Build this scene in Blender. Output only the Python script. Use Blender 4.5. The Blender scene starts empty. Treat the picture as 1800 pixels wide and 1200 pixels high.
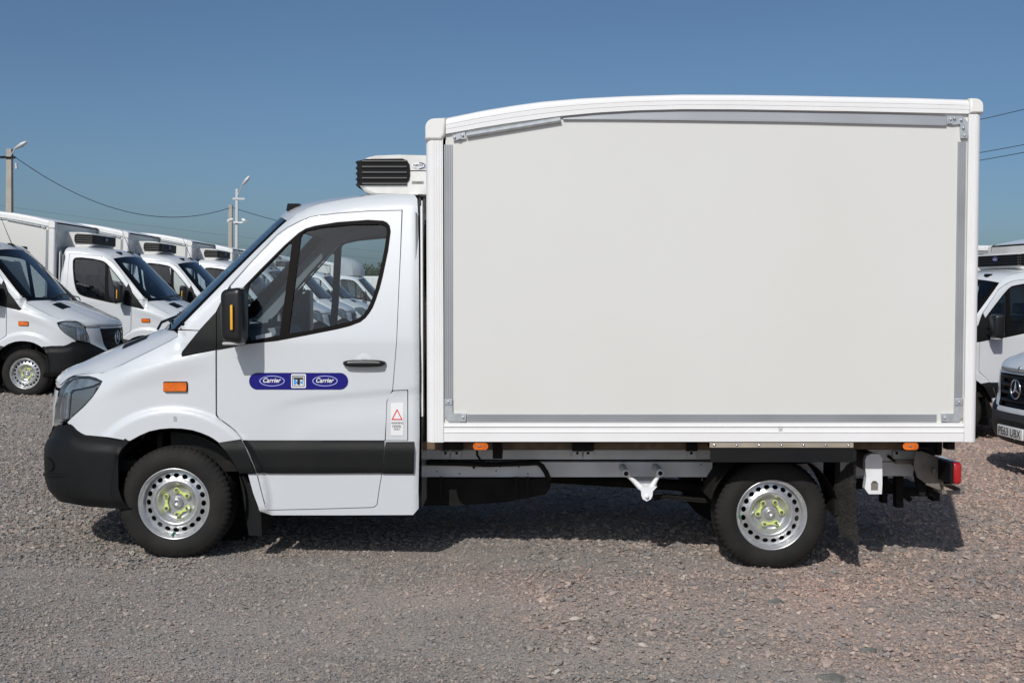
import bpy, bmesh, math, random
from mathutils import Vector, Matrix
from mathutils.geometry import delaunay_2d_cdt
R = math.radians
random.seed(7)
sc = bpy.context.scene
col = sc.collection

# ------------------------------------------------------------------ camera
D, EYE, F = 7.19, 1.655, 2050.0
PITCH = math.atan(80 / F); ROLL = R(1.0)
cam_d = bpy.data.cameras.new('camera'); cam = bpy.data.objects.new('camera', cam_d); col.objects.link(cam)
cam_d.sensor_width = 36; cam_d.lens = F / 1800 * 36; cam_d.clip_start = 0.1; cam_d.clip_end = 2000
CAMR = Matrix.Rotation(math.pi / 2 - PITCH, 4, 'X') @ Matrix.Rotation(ROLL, 4, 'Z')
cam.matrix_world = Matrix.Translation((0, -D, EYE)) @ CAMR
sc.camera = cam
# ------------------------------------------------------------------ world, sun, exposure
LD = Vector((0.35, 1.0, -0.87)).normalized()          # direction the sunlight travels
w = bpy.data.worlds.new('World'); sc.world = w; w.use_nodes = True
nt = w.node_tree; bg = nt.nodes['Background']
sky = nt.nodes.new('ShaderNodeTexSky'); sky.sky_type = 'NISHITA'; sky.sun_disc = False
sky.sun_elevation = math.asin(-LD.z); sky.sun_rotation = math.atan2(-LD.x, -LD.y)
sky.air_density = 0.75; sky.dust_density = 2.1; sky.ozone_density = 7.0; sky.altitude = 100
wb = nt.nodes.new('ShaderNodeMix'); wb.data_type = 'RGBA'; wb.blend_type = 'MULTIPLY'; wb.inputs[0].default_value = 1; wb.inputs[7].default_value = (1.07, 1.07, 0.96, 1)
tcw = nt.nodes.new('ShaderNodeTexCoord'); mpw = nt.nodes.new('ShaderNodeMapping'); mpw.inputs['Scale'].default_value = (1.6, 1.6, 7.0)
nzw = nt.nodes.new('ShaderNodeTexNoise'); nzw.inputs['Scale'].default_value = 1.3; nzw.inputs['Detail'].default_value = 5
mrw = nt.nodes.new('ShaderNodeMapRange'); mrw.inputs[1].default_value = 0.3; mrw.inputs[2].default_value = 0.75; mrw.inputs[3].default_value = 0.975; mrw.inputs[4].default_value = 1.045
vmw = nt.nodes.new('ShaderNodeVectorMath'); vmw.operation = 'SCALE'       # thin uneven high haze
nt.links.new(tcw.outputs['Generated'], mpw.inputs[0]); nt.links.new(mpw.outputs[0], nzw.inputs[0]); nt.links.new(nzw.outputs[0], mrw.inputs[0])
nt.links.new(sky.outputs[0], wb.inputs[6]); nt.links.new(wb.outputs[2], vmw.inputs[0]); nt.links.new(mrw.outputs[0], vmw.inputs['Scale']); nt.links.new(vmw.outputs[0], bg.inputs[0]); bg.inputs[1].default_value = 0.083
sd = bpy.data.lights.new('sun', 'SUN'); sun = bpy.data.objects.new('sun', sd); col.objects.link(sun)
sd.energy = 3.05; sd.angle = R(0.5); sd.color = (1.0, 0.97, 0.93)
sun.rotation_euler = LD.to_track_quat('-Z', 'Y').to_euler(); sun.location = (-3, -12, 12)
sc.view_settings.view_transform = 'Standard'; sc.view_settings.look = 'None'
sc.view_settings.exposure = 0; sc.view_settings.gamma = 1; sc.view_settings.use_curve_mapping = False
sc.cycles.max_bounces = 10; sc.cycles.transparent_max_bounces = 24

# ------------------------------------------------------------------ materials
def newmat(name):
    m = bpy.data.materials.new(name); m.use_nodes = True
    return m, m.node_tree, m.node_tree.nodes['Principled BSDF']
def mat(name, color, rough=0.5, metal=0.0, coat=0.0, var=0.0, vscale=6.0, bump=0.0, bscale=60.0, dirt=None, dirt_amt=0.3, coatr=0.05, spec=0.5):
    m, n, b = newmat(name)
    b.inputs['Base Color'].default_value = (*color, 1); b.inputs['Roughness'].default_value = rough
    b.inputs['Metallic'].default_value = metal; b.inputs['Coat Weight'].default_value = coat
    b.inputs['Coat Roughness'].default_value = coatr; b.inputs['Specular IOR Level'].default_value = spec
    tc = n.nodes.new('ShaderNodeTexCoord')
    if var > 0 or dirt:
        no = n.nodes.new('ShaderNodeTexNoise'); no.inputs['Scale'].default_value = vscale; no.inputs['Detail'].default_value = 6
        n.links.new(tc.outputs['Object'], no.inputs[0])
        mr = n.nodes.new('ShaderNodeMapRange'); mr.inputs[1].default_value = 0.35; mr.inputs[2].default_value = 0.7
        n.links.new(no.outputs[0], mr.inputs[0])
        mx = n.nodes.new('ShaderNodeMix'); mx.data_type = 'RGBA'
        d = dirt or tuple(c * (1 - var) for c in color)
        mr.inputs[3].default_value = 0; mr.inputs[4].default_value = dirt_amt if dirt else 1
        n.links.new(mr.outputs[0], mx.inputs[0])
        mx.inputs[6].default_value = (*color, 1); mx.inputs[7].default_value = (*d, 1)
        n.links.new(mx.outputs[2], b.inputs['Base Color'])
    if bump > 0:
        n2 = n.nodes.new('ShaderNodeTexNoise'); n2.inputs['Scale'].default_value = bscale; n2.inputs['Detail'].default_value = 4
        n.links.new(tc.outputs['Object'], n2.inputs[0])
        bu = n.nodes.new('ShaderNodeBump'); bu.inputs['Strength'].default_value = bump; bu.inputs['Distance'].default_value = 0.01
        n.links.new(n2.outputs[0], bu.inputs['Height']); n.links.new(bu.outputs[0], b.inputs['Normal'])
    return m
def glassmat(name, tint, rough=0.0, ior=1.5, body=0.0, bodycol=(0.5, 0.5, 0.5)):
    m = bpy.data.materials.new(name); m.use_nodes = True; n = m.node_tree; n.nodes.clear()
    o = n.nodes.new('ShaderNodeOutputMaterial'); tr = n.nodes.new('ShaderNodeBsdfTransparent'); gl = n.nodes.new('ShaderNodeBsdfGlossy')
    lw = n.nodes.new('ShaderNodeLayerWeight'); lw.inputs[0].default_value = 0.5; pw = n.nodes.new('ShaderNodeMath'); pw.operation = 'POWER'; pw.inputs[1].default_value = 3.2; fr = n.nodes.new('ShaderNodeMath'); fr.operation = 'MULTIPLY_ADD'; fr.inputs[1].default_value = 0.85; mx = n.nodes.new('ShaderNodeMixShader')
    tr.inputs[0].default_value = (*tint, 1); gl.inputs['Roughness'].default_value = rough; fr.inputs[2].default_value = ((ior - 1) / (ior + 1)) ** 2 * 1.4; n.links.new(lw.outputs['Facing'], pw.inputs[0]); n.links.new(pw.outputs[0], fr.inputs[0])
    n.links.new(fr.outputs[0], mx.inputs[0])
    src = tr
    if body > 0:
        df = n.nodes.new('ShaderNodeBsdfDiffuse'); df.inputs[0].default_value = (*bodycol, 1)
        m2 = n.nodes.new('ShaderNodeMixShader'); m2.inputs[0].default_value = body
        n.links.new(tr.outputs[0], m2.inputs[1]); n.links.new(df.outputs[0], m2.inputs[2]); src = m2
    n.links.new(src.outputs[0], mx.inputs[1]); n.links.new(gl.outputs[0], mx.inputs[2]); n.links.new(mx.outputs[0], o.inputs[0])
    return m
M = {}
M['paint'] = mat('white_paint', (0.635, 0.662, 0.685), 0.38, coat=0.9, coatr=0.06, vscale=1.3, dirt=(0.585, 0.60, 0.605), dirt_amt=0.5)
M['trim'] = mat('cab_trim', (0.50, 0.50, 0.49), 0.85, var=0.12)
M['boxpanel'] = mat('box_panel', (0.695, 0.692, 0.66), 0.36, coat=0.35, coatr=0.15, dirt=(0.63, 0.605, 0.555), dirt_amt=0.25, vscale=0.8, bump=0.05, bscale=1.7)
M['boxframe'] = mat('box_frame', (0.83, 0.825, 0.82), 0.35, coat=0.4, dirt=(0.6, 0.57, 0.5), dirt_amt=0.12, vscale=5)
M['cap'] = mat('box_cap', (0.80, 0.79, 0.76), 0.4, coat=0.3)
M['sealant'] = mat('sealant', (0.62, 0.58, 0.47), 0.8)
M['alu'] = mat('aluminium', (0.42, 0.435, 0.45), 0.45, metal=0.45, var=0.12, vscale=3)
M['zinc'] = mat('zinc_plate', (0.60, 0.63, 0.65), 0.42, metal=0.6, var=0.2, vscale=25)
M['rim'] = mat('wheel_silver', (0.60, 0.61, 0.62), 0.33, metal=0.75, dirt=(0.33, 0.31, 0.28), dirt_amt=0.3, vscale=18)
M['tyre'] = mat('tyre_rubber', (0.014, 0.0135, 0.013), 0.78, spec=0.25, dirt=(0.06, 0.052, 0.043), dirt_amt=0.25, vscale=7, bump=0.25, bscale=120)
M['black'] = mat('black_plastic', (0.0050, 0.0056, 0.0062), 0.55, spec=0.25, dirt=(0.013, 0.0125, 0.0115), dirt_amt=0.5, vscale=4, bump=0.12, bscale=400)
M['gloss'] = mat('black_gloss', (0.0075, 0.008, 0.009), 0.38, coat=0.1)
M['rubber'] = mat('window_rubber', (0.006, 0.0045, 0.0036), 0.65, spec=0.12, var=0.3)
M['dark'] = mat('dark_underbody', (0.010, 0.0098, 0.0095), 0.85, spec=0.2, dirt=(0.03, 0.025, 0.02), dirt_amt=0.5, vscale=7)
M['flap'] = mat('mud_flap', (0.010, 0.0095, 0.009), 0.7, spec=0.3, dirt=(0.05, 0.043, 0.035), dirt_amt=0.5, vscale=60, bump=0.9, bscale=110)
M['wood'] = mat('floor_edge', (0.20, 0.135, 0.09), 0.85, var=0.45, vscale=14)
M['chassis'] = mat('chassis_paint', (0.84, 0.86, 0.88), 0.45, dirt=(0.5, 0.46, 0.42), dirt_amt=0.35, vscale=6)
M['steel'] = mat('dusty_steel', (0.25, 0.225, 0.195), 0.6, metal=0.2, dirt=(0.10, 0.08, 0.065), dirt_amt=0.8, vscale=9)
M['orange'] = mat('amber_lens', (0.85, 0.17, 0.010), 0.2, coat=0.8, var=0.35, vscale=25, bump=0.15, bscale=90)
M['amber'] = mat('amber_strip', (0.85, 0.42, 0.02), 0.3, coat=0.5)
M['yellow'] = mat('nut_pointer', (0.60, 0.68, 0.20), 0.45)
M['green'] = mat('valve_cap', (0.02, 0.25, 0.09), 0.4)
M['red'] = mat('red_lens', (0.42, 0.006, 0.008), 0.12, coat=1, bump=0.25, bscale=90)
M['chrome'] = mat('chrome', (0.75, 0.76, 0.78), 0.12, metal=1)
M['reflector'] = mat('lamp_reflector', (0.50, 0.54, 0.58), 0.25, metal=0.35, var=0.6, vscale=11)
M['lampback'] = mat('lamp_bucket', (0.26, 0.27, 0.28), 0.4)
M['grille'] = mat('grille_black', (0.006, 0.0064, 0.007), 0.5, spec=0.2, var=0.2)
M['blue'] = mat('decal_blue', (0.008, 0.006, 0.17), 0.35, coat=0.2, spec=0.3)
M['sky_blue'] = mat('decal_light_blue', (0.08, 0.34, 0.80), 0.35)
M['pale_blue'] = mat('decal_pale_blue', (0.36, 0.40, 0.75), 0.35)
M['white'] = mat('decal_white', (0.80, 0.80, 0.80), 0.35)
M['ink'] = mat('decal_ink', (0.02, 0.02, 0.022), 0.4)
M['warn'] = mat('decal_red', (0.72, 0.03, 0.02), 0.4)
M['plate'] = mat('plate_white', (0.72, 0.72, 0.70), 0.4, coat=0.3)
M['bezel'] = mat('lamp_bezel', (0.20, 0.21, 0.215), 0.35, metal=0.2)
M['slat'] = mat('slat_black', (0.013, 0.0135, 0.015), 0.45, spec=0.4)  # lighter than the grille black: the slats' highlight is put into the colour
M['label'] = mat('grey_label', (0.40, 0.41, 0.40), 0.5)
M['seam'] = mat('panel_gap', (0.03, 0.032, 0.036), 0.8)
M['reefer'] = mat('cooling_unit_shell', (0.76, 0.755, 0.73), 0.45, coat=0.3, dirt=(0.40, 0.36, 0.29), dirt_amt=0.35, vscale=7)
M['glass'] = glassmat('window_glass', (0.84, 0.89, 0.90))
M['wscreen'] = glassmat('windscreen_glass', (0.46, 0.56, 0.62), ior=1.6)
M['lens'] = glassmat('lamp_lens', (0.80, 0.84, 0.86), ior=1.5)
M['fairing'] = mat('fairing_skin', (0.50, 0.53, 0.56), 0.4, coat=0.3, var=0.15, vscale=2)
M['concrete'] = mat('concrete', (0.42, 0.39, 0.34), 0.9, var=0.2, vscale=2, bump=0.2, bscale=30)
M['galv'] = mat('galvanised', (0.50, 0.52, 0.53), 0.5, metal=0.3)
M['wire'] = mat('wire', (0.03, 0.035, 0.04), 0.6)

# ------------------------------------------------------------------ mesh helpers
class MB:
    def __init__(s): s.v = []; s.f = []; s.m = []; s.s = []
    def add(s, vs, fs, mi=0, smooth=False):
        o = len(s.v); s.v += [Vector(p) for p in vs]
        for f in fs: s.f.append([i + o for i in f]); s.m.append(mi); s.s.append(smooth)
    def box(s, a, b, mi=0, ch=0.0):
        x0, x1 = sorted((a[0], b[0])); y0, y1 = sorted((a[1], b[1])); z0, z1 = sorted((a[2], b[2]))
        if ch > 0:
            c = min(ch, (x1 - x0) / 2.2, (y1 - y0) / 2.2, (z1 - z0) / 2.2)
            bm = bmesh.new(); bmesh.ops.create_cube(bm, size=1)
            for q in bm.verts: q.co = Vector(((x0 + x1) / 2 + q.co.x * (x1 - x0), (y0 + y1) / 2 + q.co.y * (y1 - y0), (z0 + z1) / 2 + q.co.z * (z1 - z0)))
            bmesh.ops.bevel(bm, geom=bm.edges[:], offset=c, segments=3, affect='EDGES', profile=0.5)
            bm.verts.index_update()
            s.add([q.co.copy() for q in bm.verts], [[q.index for q in f.verts] for f in bm.faces], mi, True); bm.free(); return
        vs = [(x0, y0, z0), (x1, y0, z0), (x1, y1, z0), (x0, y1, z0), (x0, y0, z1), (x1, y0, z1), (x1, y1, z1), (x0, y1, z1)]
        s.add(vs, [(0, 3, 2, 1), (4, 5, 6, 7), (0, 1, 5, 4), (1, 2, 6, 5), (2, 3, 7, 6), (3, 0, 4, 7)], mi)
    def prism(s, pts, ya, yb, mi=0):                    # pts: (x,z) loop, extruded along y
        n = len(pts)
        area = sum(pts[i][0] * pts[(i + 1) % n][1] - pts[(i + 1) % n][0] * pts[i][1] for i in range(n))
        if area < 0: pts = pts[::-1]
        vs = [(p[0], ya, p[1]) for p in pts] + [(p[0], yb, p[1]) for p in pts]
        if ya > yb: vs = vs[n:] + vs[:n]
        s.add(vs, [list(range(n)), [n + i for i in range(n)][::-1]], mi)
        s.add(vs, [(i, i + n, (i + 1) % n + n, (i + 1) % n) for i in range(n)], mi)
    def tube(s, pts, r, seg=8, mi=0, caps=True):
        pts = [Vector(p) for p in pts]; rings = []
        rr = r if isinstance(r, (list, tuple)) else [r] * len(pts)
        ref = Vector((0, 0, 1))
        for i, p in enumerate(pts):
            t = (pts[min(i + 1, len(pts) - 1)] - pts[max(i - 1, 0)]).normalized()
            q = ref if abs(t.dot(ref)) < 0.95 else Vector((1, 0, 0))
            a = t.cross(q).normalized(); b = t.cross(a).normalized()
            rings.append([p + (a * math.cos(k * 2 * math.pi / seg) + b * math.sin(k * 2 * math.pi / seg)) * rr[i] for k in range(seg)])
        vs = [q for g in rings for q in g]; fs = []
        for i in range(len(pts) - 1):
            for k in range(seg): fs.append((i * seg + k, (i + 1) * seg + k, (i + 1) * seg + (k + 1) % seg, i * seg + (k + 1) % seg))
        s.add(vs, fs, mi, True)
        if caps: s.add(rings[0] + rings[-1], [list(range(seg)), [seg + i for i in range(seg)][::-1]], mi)
    def lathe(s, prof, c, seg=64, mi=0, rfn=None):      # prof (r, y): axis along y; c centre
        vs = []; n = len(prof)
        for k in range(seg):
            a = 2 * math.pi * k / seg
            for i, (r, y) in enumerate(prof):
                q = r + (rfn(i, k) if rfn else 0)
                vs.append((c[0] + q * math.cos(a), c[1] + y, c[2] + q * math.sin(a)))
        fs = []
        for k in range(seg):
            for i in range(n - 1):
                a0 = k * n + i; b0 = ((k + 1) % seg) * n + i
                fs.append((a0, b0, b0 + 1, a0 + 1))
        s.add(vs, fs, mi, True)
    def grid(s, rows, mi=0, smooth=True, flip=False):
        n = len(rows[0]); vs = [p for r in rows for p in r]; fs = []
        for i in range(len(rows) - 1):
            for k in range(n - 1):
                f = (i * n + k, i * n + k + 1, (i + 1) * n + k + 1, (i + 1) * n + k)
                fs.append(f[::-1] if flip else f)
        s.add(vs, fs, mi, smooth)
    def mirrored(s):
        o = MB(); o.v = [Vector((p.x, -p.y, p.z)) for p in s.v]; o.f = [f[::-1] for f in s.f]; o.m = s.m[:]; o.s = s.s[:]
        return o
    def both(s): o = s.mirrored(); k = len(s.v); s.v += o.v; s.f += [[i + k for i in f] for f in o.f]; s.m += o.m; s.s += o.s; return s
    def build(s, name, mats, parent=None):
        if not isinstance(mats, (list, tuple)): mats = [mats]
        me = bpy.data.meshes.new(name); me.from_pydata(s.v, [], s.f)
        for m_ in mats: me.materials.append(m_)
        me.polygons.foreach_set('material_index', s.m); me.polygons.foreach_set('use_smooth', s.s); me.update()
        o = bpy.data.objects.new(name, me); col.objects.link(o)
        if parent is not None: o.parent = parent
        return o
def tag(o, label=None, cat=None, group=None, kind=None):
    if label: o['label'] = label
    if cat: o['category'] = cat
    if group: o['group'] = group
    if kind: o['kind'] = kind
    return o
def empty(name, loc=(0, 0, 0), rz=0):
    o = bpy.data.objects.new(name, None); o.empty_display_size = 0.3; col.objects.link(o)
    o.location = loc; o.rotation_euler = (0, 0, rz); return o
def lerp(a, b, t): return a + (b - a) * t
def smooth(e0, e1, x):
    t = max(0.0, min(1.0, (x - e0) / (e1 - e0))); return t * t * (3 - 2 * t)
def interp(tab, x):
    if x <= tab[0][0]: return tab[0][1]
    for (a, va), (b, vb) in zip(tab, tab[1:]):
        if x <= b: return va + (vb - va) * (x - a) / (b - a) if b > a else vb
    return tab[-1][1]
def resample(pts, n):
    L = [0]
    for a, b in zip(pts, pts[1:]): L.append(L[-1] + (Vector(b) - Vector(a)).length)
    out = []
    for k in range(n):
        t = L[-1] * k / (n - 1); i = 0
        while i < len(L) - 2 and L[i + 1] < t: i += 1
        q = (t - L[i]) / max(L[i + 1] - L[i], 1e-9); out.append(Vector(pts[i]).lerp(Vector(pts[i + 1]), q))
    return out
def spline(pts, sub=6):
    out = []; n = len(pts); P = [Vector(p) for p in pts]
    for i in range(n - 1):
        p0, p1, p2, p3 = P[max(i - 1, 0)], P[i], P[i + 1], P[min(i + 2, n - 1)]
        for k in range(sub):
            t = k / sub
            out.append(0.5 * ((2 * p1) + (p2 - p0) * t + (2 * p0 - 5 * p1 + 4 * p2 - p3) * t * t + (3 * p1 - p0 - 3 * p2 + p3) * t ** 3))
    out.append(P[-1]); return out
def rrect(x0, y0, x1, y1, r, k=6):
    out = []
    for cx, cy, a0 in ((x1 - r, y1 - r, 0), (x0 + r, y1 - r, 90), (x0 + r, y0 + r, 180), (x1 - r, y0 + r, 270)):
        for i in range(k + 1):
            a = R(a0 + 90 * i / k); out.append((cx + r * math.cos(a), cy + r * math.sin(a)))
    return out
def ellipse(cx, cy, rx, ry, n=32): return [(cx + rx * math.cos(2 * math.pi * i / n), cy + ry * math.sin(2 * math.pi * i / n)) for i in range(n)]
def pip(x, y, poly):
    c = False; j = len(poly) - 1
    for i in range(len(poly)):
        xi, yi = poly[i]; xj, yj = poly[j]
        if (yi > y) != (yj > y) and x < (xj - xi) * (y - yi) / (yj - yi) + xi: c = not c
        j = i
    return c
def densify(poly, step):
    out = []
    for i in range(len(poly)):
        a = Vector(poly[i]); b = Vector(poly[(i + 1) % len(poly)]); n = max(1, int((b - a).length / step + 0.5))
        for k in range(n): out.append(tuple(a.lerp(b, k / n)))
    return out
def triangulate(poly, holes, step):
    loops = [densify(poly, step)] + [densify(h, step) for h in holes]
    pts = []; edges = []
    for L in loops:
        o = len(pts); pts += [Vector(p) for p in L]; edges += [(o + i, o + (i + 1) % len(L)) for i in range(len(L))]
    bnd = list(pts); xs = [p.x for p in bnd]; ys = [p.y for p in bnd]
    cell = {}
    for p in bnd: cell.setdefault((int(p.x // step), int(p.y // step)), []).append(p)
    y = min(ys) + step / 2; row = 0
    while y < max(ys):
        x = min(xs) + (step / 2 if row % 2 else step)
        while x < max(xs):
            if pip(x, y, loops[0]) and not any(pip(x, y, h) for h in loops[1:]):
                ci, cj = int(x // step), int(y // step)
                if all((q.x - x) ** 2 + (q.y - y) ** 2 > (0.55 * step) ** 2 for a in (-1, 0, 1) for b in (-1, 0, 1) for q in cell.get((ci + a, cj + b), ())):
                    pts.append(Vector((x, y)))
            x += step
        y += step * 0.87; row += 1
    vo, eo, fo, _, _, _ = delaunay_2d_cdt(pts, edges, [], 0, 1e-5)
    tris = []
    for f in fo:
        cx = sum(vo[i].x for i in f) / 3; cy = sum(vo[i].y for i in f) / 3
        if pip(cx, cy, loops[0]) and not any(pip(cx, cy, h) for h in loops[1:]): tris.append(tuple(f))
    return [(p.x, p.y) for p in vo], tris

# ------------------------------------------------------------------ reference van frame
VAN_M = Matrix.Translation((-0.24, 1.0, 0.0)) @ Matrix.Rotation(R(-1.0), 4, 'Y')
VAN_I = VAN_M.inverted()
CAMO = cam.matrix_world.translation.copy(); CAMO_L = VAN_I @ CAMO
DIRM = (VAN_I.to_3x3() @ CAMR.to_3x3())
def V(u, v, yy):                                       # side-view sketch point -> van coordinates at depth yy behind the near flank
    d = DIRM @ Vector(((u - 900) / F, -(v - 600) / F, -1))
    t = ((yy - 1.0) - CAMO_L.y) / d.y
    return CAMO_L + d * t
def VW(u, v, Z):                                       # point seen at (u,v) at distance Z ahead (for siting things)
    d = CAMR.to_3x3() @ Vector(((u - 900) / F, -(v - 600) / F, -1)); d /= d.y
    return CAMO + d * Z
# nose silhouette
NL, NN = 0.75, 2.6
nose_off = NL * (1 - (1 - 0.6 ** NN) ** (1 / NN))
sil = [(890, 112), (873, 97), (856, 86), (840, 81), (800, 80), (785, 80.5), (772, 84), (760, 90), (744, 93), (710, 94), (687, 96.5), (676, 98.5), (668, 102)]
XF = []
for v, u in sil:
    p = V(u, v, 0.4); XF.append((p.z, p.x - nose_off))
XF.sort()
def xf(z): return interp(XF, z)
E_px = [(106, 676), (119, 664.5), (133, 658.5), (155, 656.5), (180, 655), (215, 640), (262, 617), (300, 598), (316, 588)]
EZ = sorted([(V(u, v, 0.12).x, V(u, v, 0.12).z) for u, v in E_px[3:]])
S_px = [(313, 577.5), (345, 545), (400, 490), (450, 440), (490, 401), (505, 387.5), (521, 375.5), (545, 363.5), (567, 357), (607, 349.5), (647, 343.8), (687, 341.3), (722, 340.4), (733, 341)]
SZ = sorted([(V(u, v, 0.22).x, V(u, v, 0.22).z) for u, v in S_px])
Z600 = V(600, 600, 0.05).z; Z370 = V(600, 370, 0.2).z; Z700 = V(600, 700, 0).z
XA = V(316, 600, 0.05).x; XR = V(726, 600, 0.03).x; XREAR = V(737.5, 600, 0.05).x
WF = V(305.6, 885.5, 0.02); WR = V(1357, 905, 0.13)
cr1 = [(V(430, 709, 0).x, V(430, 709, 0).z), (V(560, 696, 0).x, V(560, 696, 0).z), (V(700, 683, 0).x, V(700, 683, 0).z), (V(740, 680, 0).x, V(740, 680, 0).z)]
cr2 = [(V(170, 672, .1).x, V(170, 672, .1).z), (V(220, 650, .05).x, V(220, 650, .05).z), (V(320, 627, 0).x, V(320, 627, 0).z), (V(400, 612, 0).x, V(400, 612, 0).z)]
def inset(x, z):
    a = 0.0
    zz = min(z, XF[-1][0])
    d = x - xf(zz)
    if d < NL:
        t = 1 - max(d, 0) / NL; a += 1 - (1 - t ** NN) ** (1 / NN)
        if d < 0: a += -d * 4
    if z > Z600:
        k = (z - Z600) / (Z370 - Z600); a += 0.155 * k ** 1.25 + 0.02 * k
    else: a += 0.0
    if z < Z700: a += 0.03 * ((Z700 - z) / 0.8) ** 2
    if x < XA + 0.03:
        ze = interp(EZ, x); q = min(0.96, 1 - (ze - z) / 0.17)
        if q > 0: a += 0.085 * (1 - math.sqrt(1 - q * q))
    elif x < XREAR + 0.1:
        zs = interp(SZ, x); h = 0.10
        q = min(0.985, 1 - (zs - z) / h)
        if q > 0: a += 0.085 * (1 - math.sqrt(1 - q * q))
    if x > XR:
        q = min(0.98, (x - XR) / (XREAR - XR)); a += 0.035 * (1 - math.sqrt(1 - q * q))
    r = math.hypot(x - WF.x, z - WF.z)
    if r < 0.66 and z > WF.z - 0.05: a -= 0.024 * (1 - smooth(0.578, 0.61, r))
    if cr1[0][0] < x and z < Z600:
        k = (interp(cr1, x) - z) * smooth(cr1[0][0], cr1[0][0] + 0.5, x); s_ = smooth(cr1[0][0], cr1[0][0] + 0.45, x)
        if interp(cr1, x) > z: a += 0.008 * s_ * smooth(0, 0.03, k) * (1 - smooth(0.05, 0.22, k))
    if cr2[0][0] < x < cr2[-1][0]:
        dz = interp(cr2, x) - z; s_ = smooth(cr2[0][0], cr2[0][0] + 0.2, x) * (1 - smooth(cr2[-1][0] - 0.3, cr2[-1][0], x))
        a -= 0.012 * s_ * smooth(-0.012, 0.015, dz) * (1 - smooth(0.03, 0.16, dz))
    return a
XN = V(330, 800, 0.0).x
cache = {}
def hit(u, v, off=0.0):
    key = (round(u, 2), round(v, 2))
    if key not in cache:
        if u > 330:
            yy = 0.05
            for _ in range(7): p = V(u, v, yy); yy = 0.5 * yy + 0.5 * inset(p.x, p.z)
        else:
            best = None; prev = None; yy = None
            for k in range(61):
                y0 = -0.05 + k * 0.0175; p = V(u, v, y0); g = inset(p.x, p.z) - y0
                if best is None or g < best[0]: best = (g, y0)
                if g <= 0:
                    if prev is None: yy = y0
                    else:
                        a, b = prev, y0
                        for _ in range(14):
                            c = (a + b) / 2; p = V(u, v, c)
                            if inset(p.x, p.z) - c > 0: a = c
                            else: b = c
                        yy = b
                    break
                prev = y0
            if yy is None: yy = best[1]
        cache[key] = V(u, v, yy)
    p = cache[key].copy()
    if off:
        e = 0.02
        gx = (inset(p.x + e, p.z) - inset(p.x - e, p.z)) / (2 * e); gz = (inset(p.x, p.z + e) - inset(p.x, p.z - e)) / (2 * e)
        gx = max(-4, min(4, gx)); gz = max(-3, min(3, gz))
        n = Vector((-(-gx), -1.0, gz)); n = Vector((gx, -1.0, gz)); n.normalize()
        p += n * off
    return p
def skin(mb, poly, holes=(), step=9, mapper=None, off=0.0, thick=0.02, mi=0, mi_in=1, walls=True):
    mapper = mapper or (lambda u, v: hit(u, v, off))
    pts, tris = triangulate(poly, list(holes), step)
    P = [mapper(u, v) for u, v in pts]
    # screen coordinates: v down, so fix winding by first big triangle against -y
    def nrm(t): return (P[t[1]] - P[t[0]]).cross(P[t[2]] - P[t[0]])
    tot = sum((nrm(t).y for t in tris))
    if tot > 0: tris = [t[::-1] for t in tris]
    N = [Vector() for _ in P]
    for t in tris:
        n = nrm(t)
        for i in t: N[i] += n
    N = [n.normalized() if n.length > 0 else Vector((0, -1, 0)) for n in N]
    mb.add(P, tris, mi, True)
    if thick:
        Q = [p - n * thick for p, n in zip(P, N)]
        mb.add(Q, [t[::-1] for t in tris], mi_in, True)
        if walls:
            cnt = {}
            for t in tris:
                for a, b in ((t[0], t[1]), (t[1], t[2]), (t[2], t[0])): cnt[(a, b)] = 1
            o = len(P)
            mb.add(P + Q, [(b, a, a + o, b + o) for a, b in cnt if (b, a) not in cnt], mi)
def text2d(s, u0, v0, width, height, shear=0.0, bold=0.0):
    cu = bpy.data.curves.new('t', 'FONT'); cu.body = s; cu.size = 1; cu.shear = shear; cu.offset = bold; cu.resolution_u = 3
    ob = bpy.data.objects.new('t', cu); col.objects.link(ob)
    dg = bpy.context.evaluated_depsgraph_get(); me = bpy.data.meshes.new_from_object(ob.evaluated_get(dg))
    vs = [v.co.copy() for v in me.vertices]; fs = [list(p.vertices) for p in me.polygons]
    bpy.data.objects.remove(ob); bpy.data.meshes.remove(me); bpy.data.curves.remove(cu)
    x0 = min(p.x for p in vs); x1 = max(p.x for p in vs); y0 = min(p.y for p in vs); y1 = max(p.y for p in vs)
    return [(u0 + (p.x - x0) / (x1 - x0) * width, v0 + (1 - (p.y - y0) / (y1 - y0)) * height) for p in vs], fs
def put_text(mb, s, u0, v0, wd, ht, fn, mi=0, shear=0.0, bold=0.0):
    vs, fs = text2d(s, u0, v0, wd, ht, shear, bold); mb.add([fn(u, v) for u, v in vs], fs, mi)

# ------------------------------------------------------------------ the van (refrigerated box body)
van = empty('refrigerated_van'); van.matrix_world = VAN_M
PNT = [M['paint'], M['trim']]
def pair(name, mb, mats, parent=None, twin=True):
    a = mb.build(name, mats, parent or van); b = None
    if twin: b = mb.mirrored().build(name, mats, parent or van)
    return a, b
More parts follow.
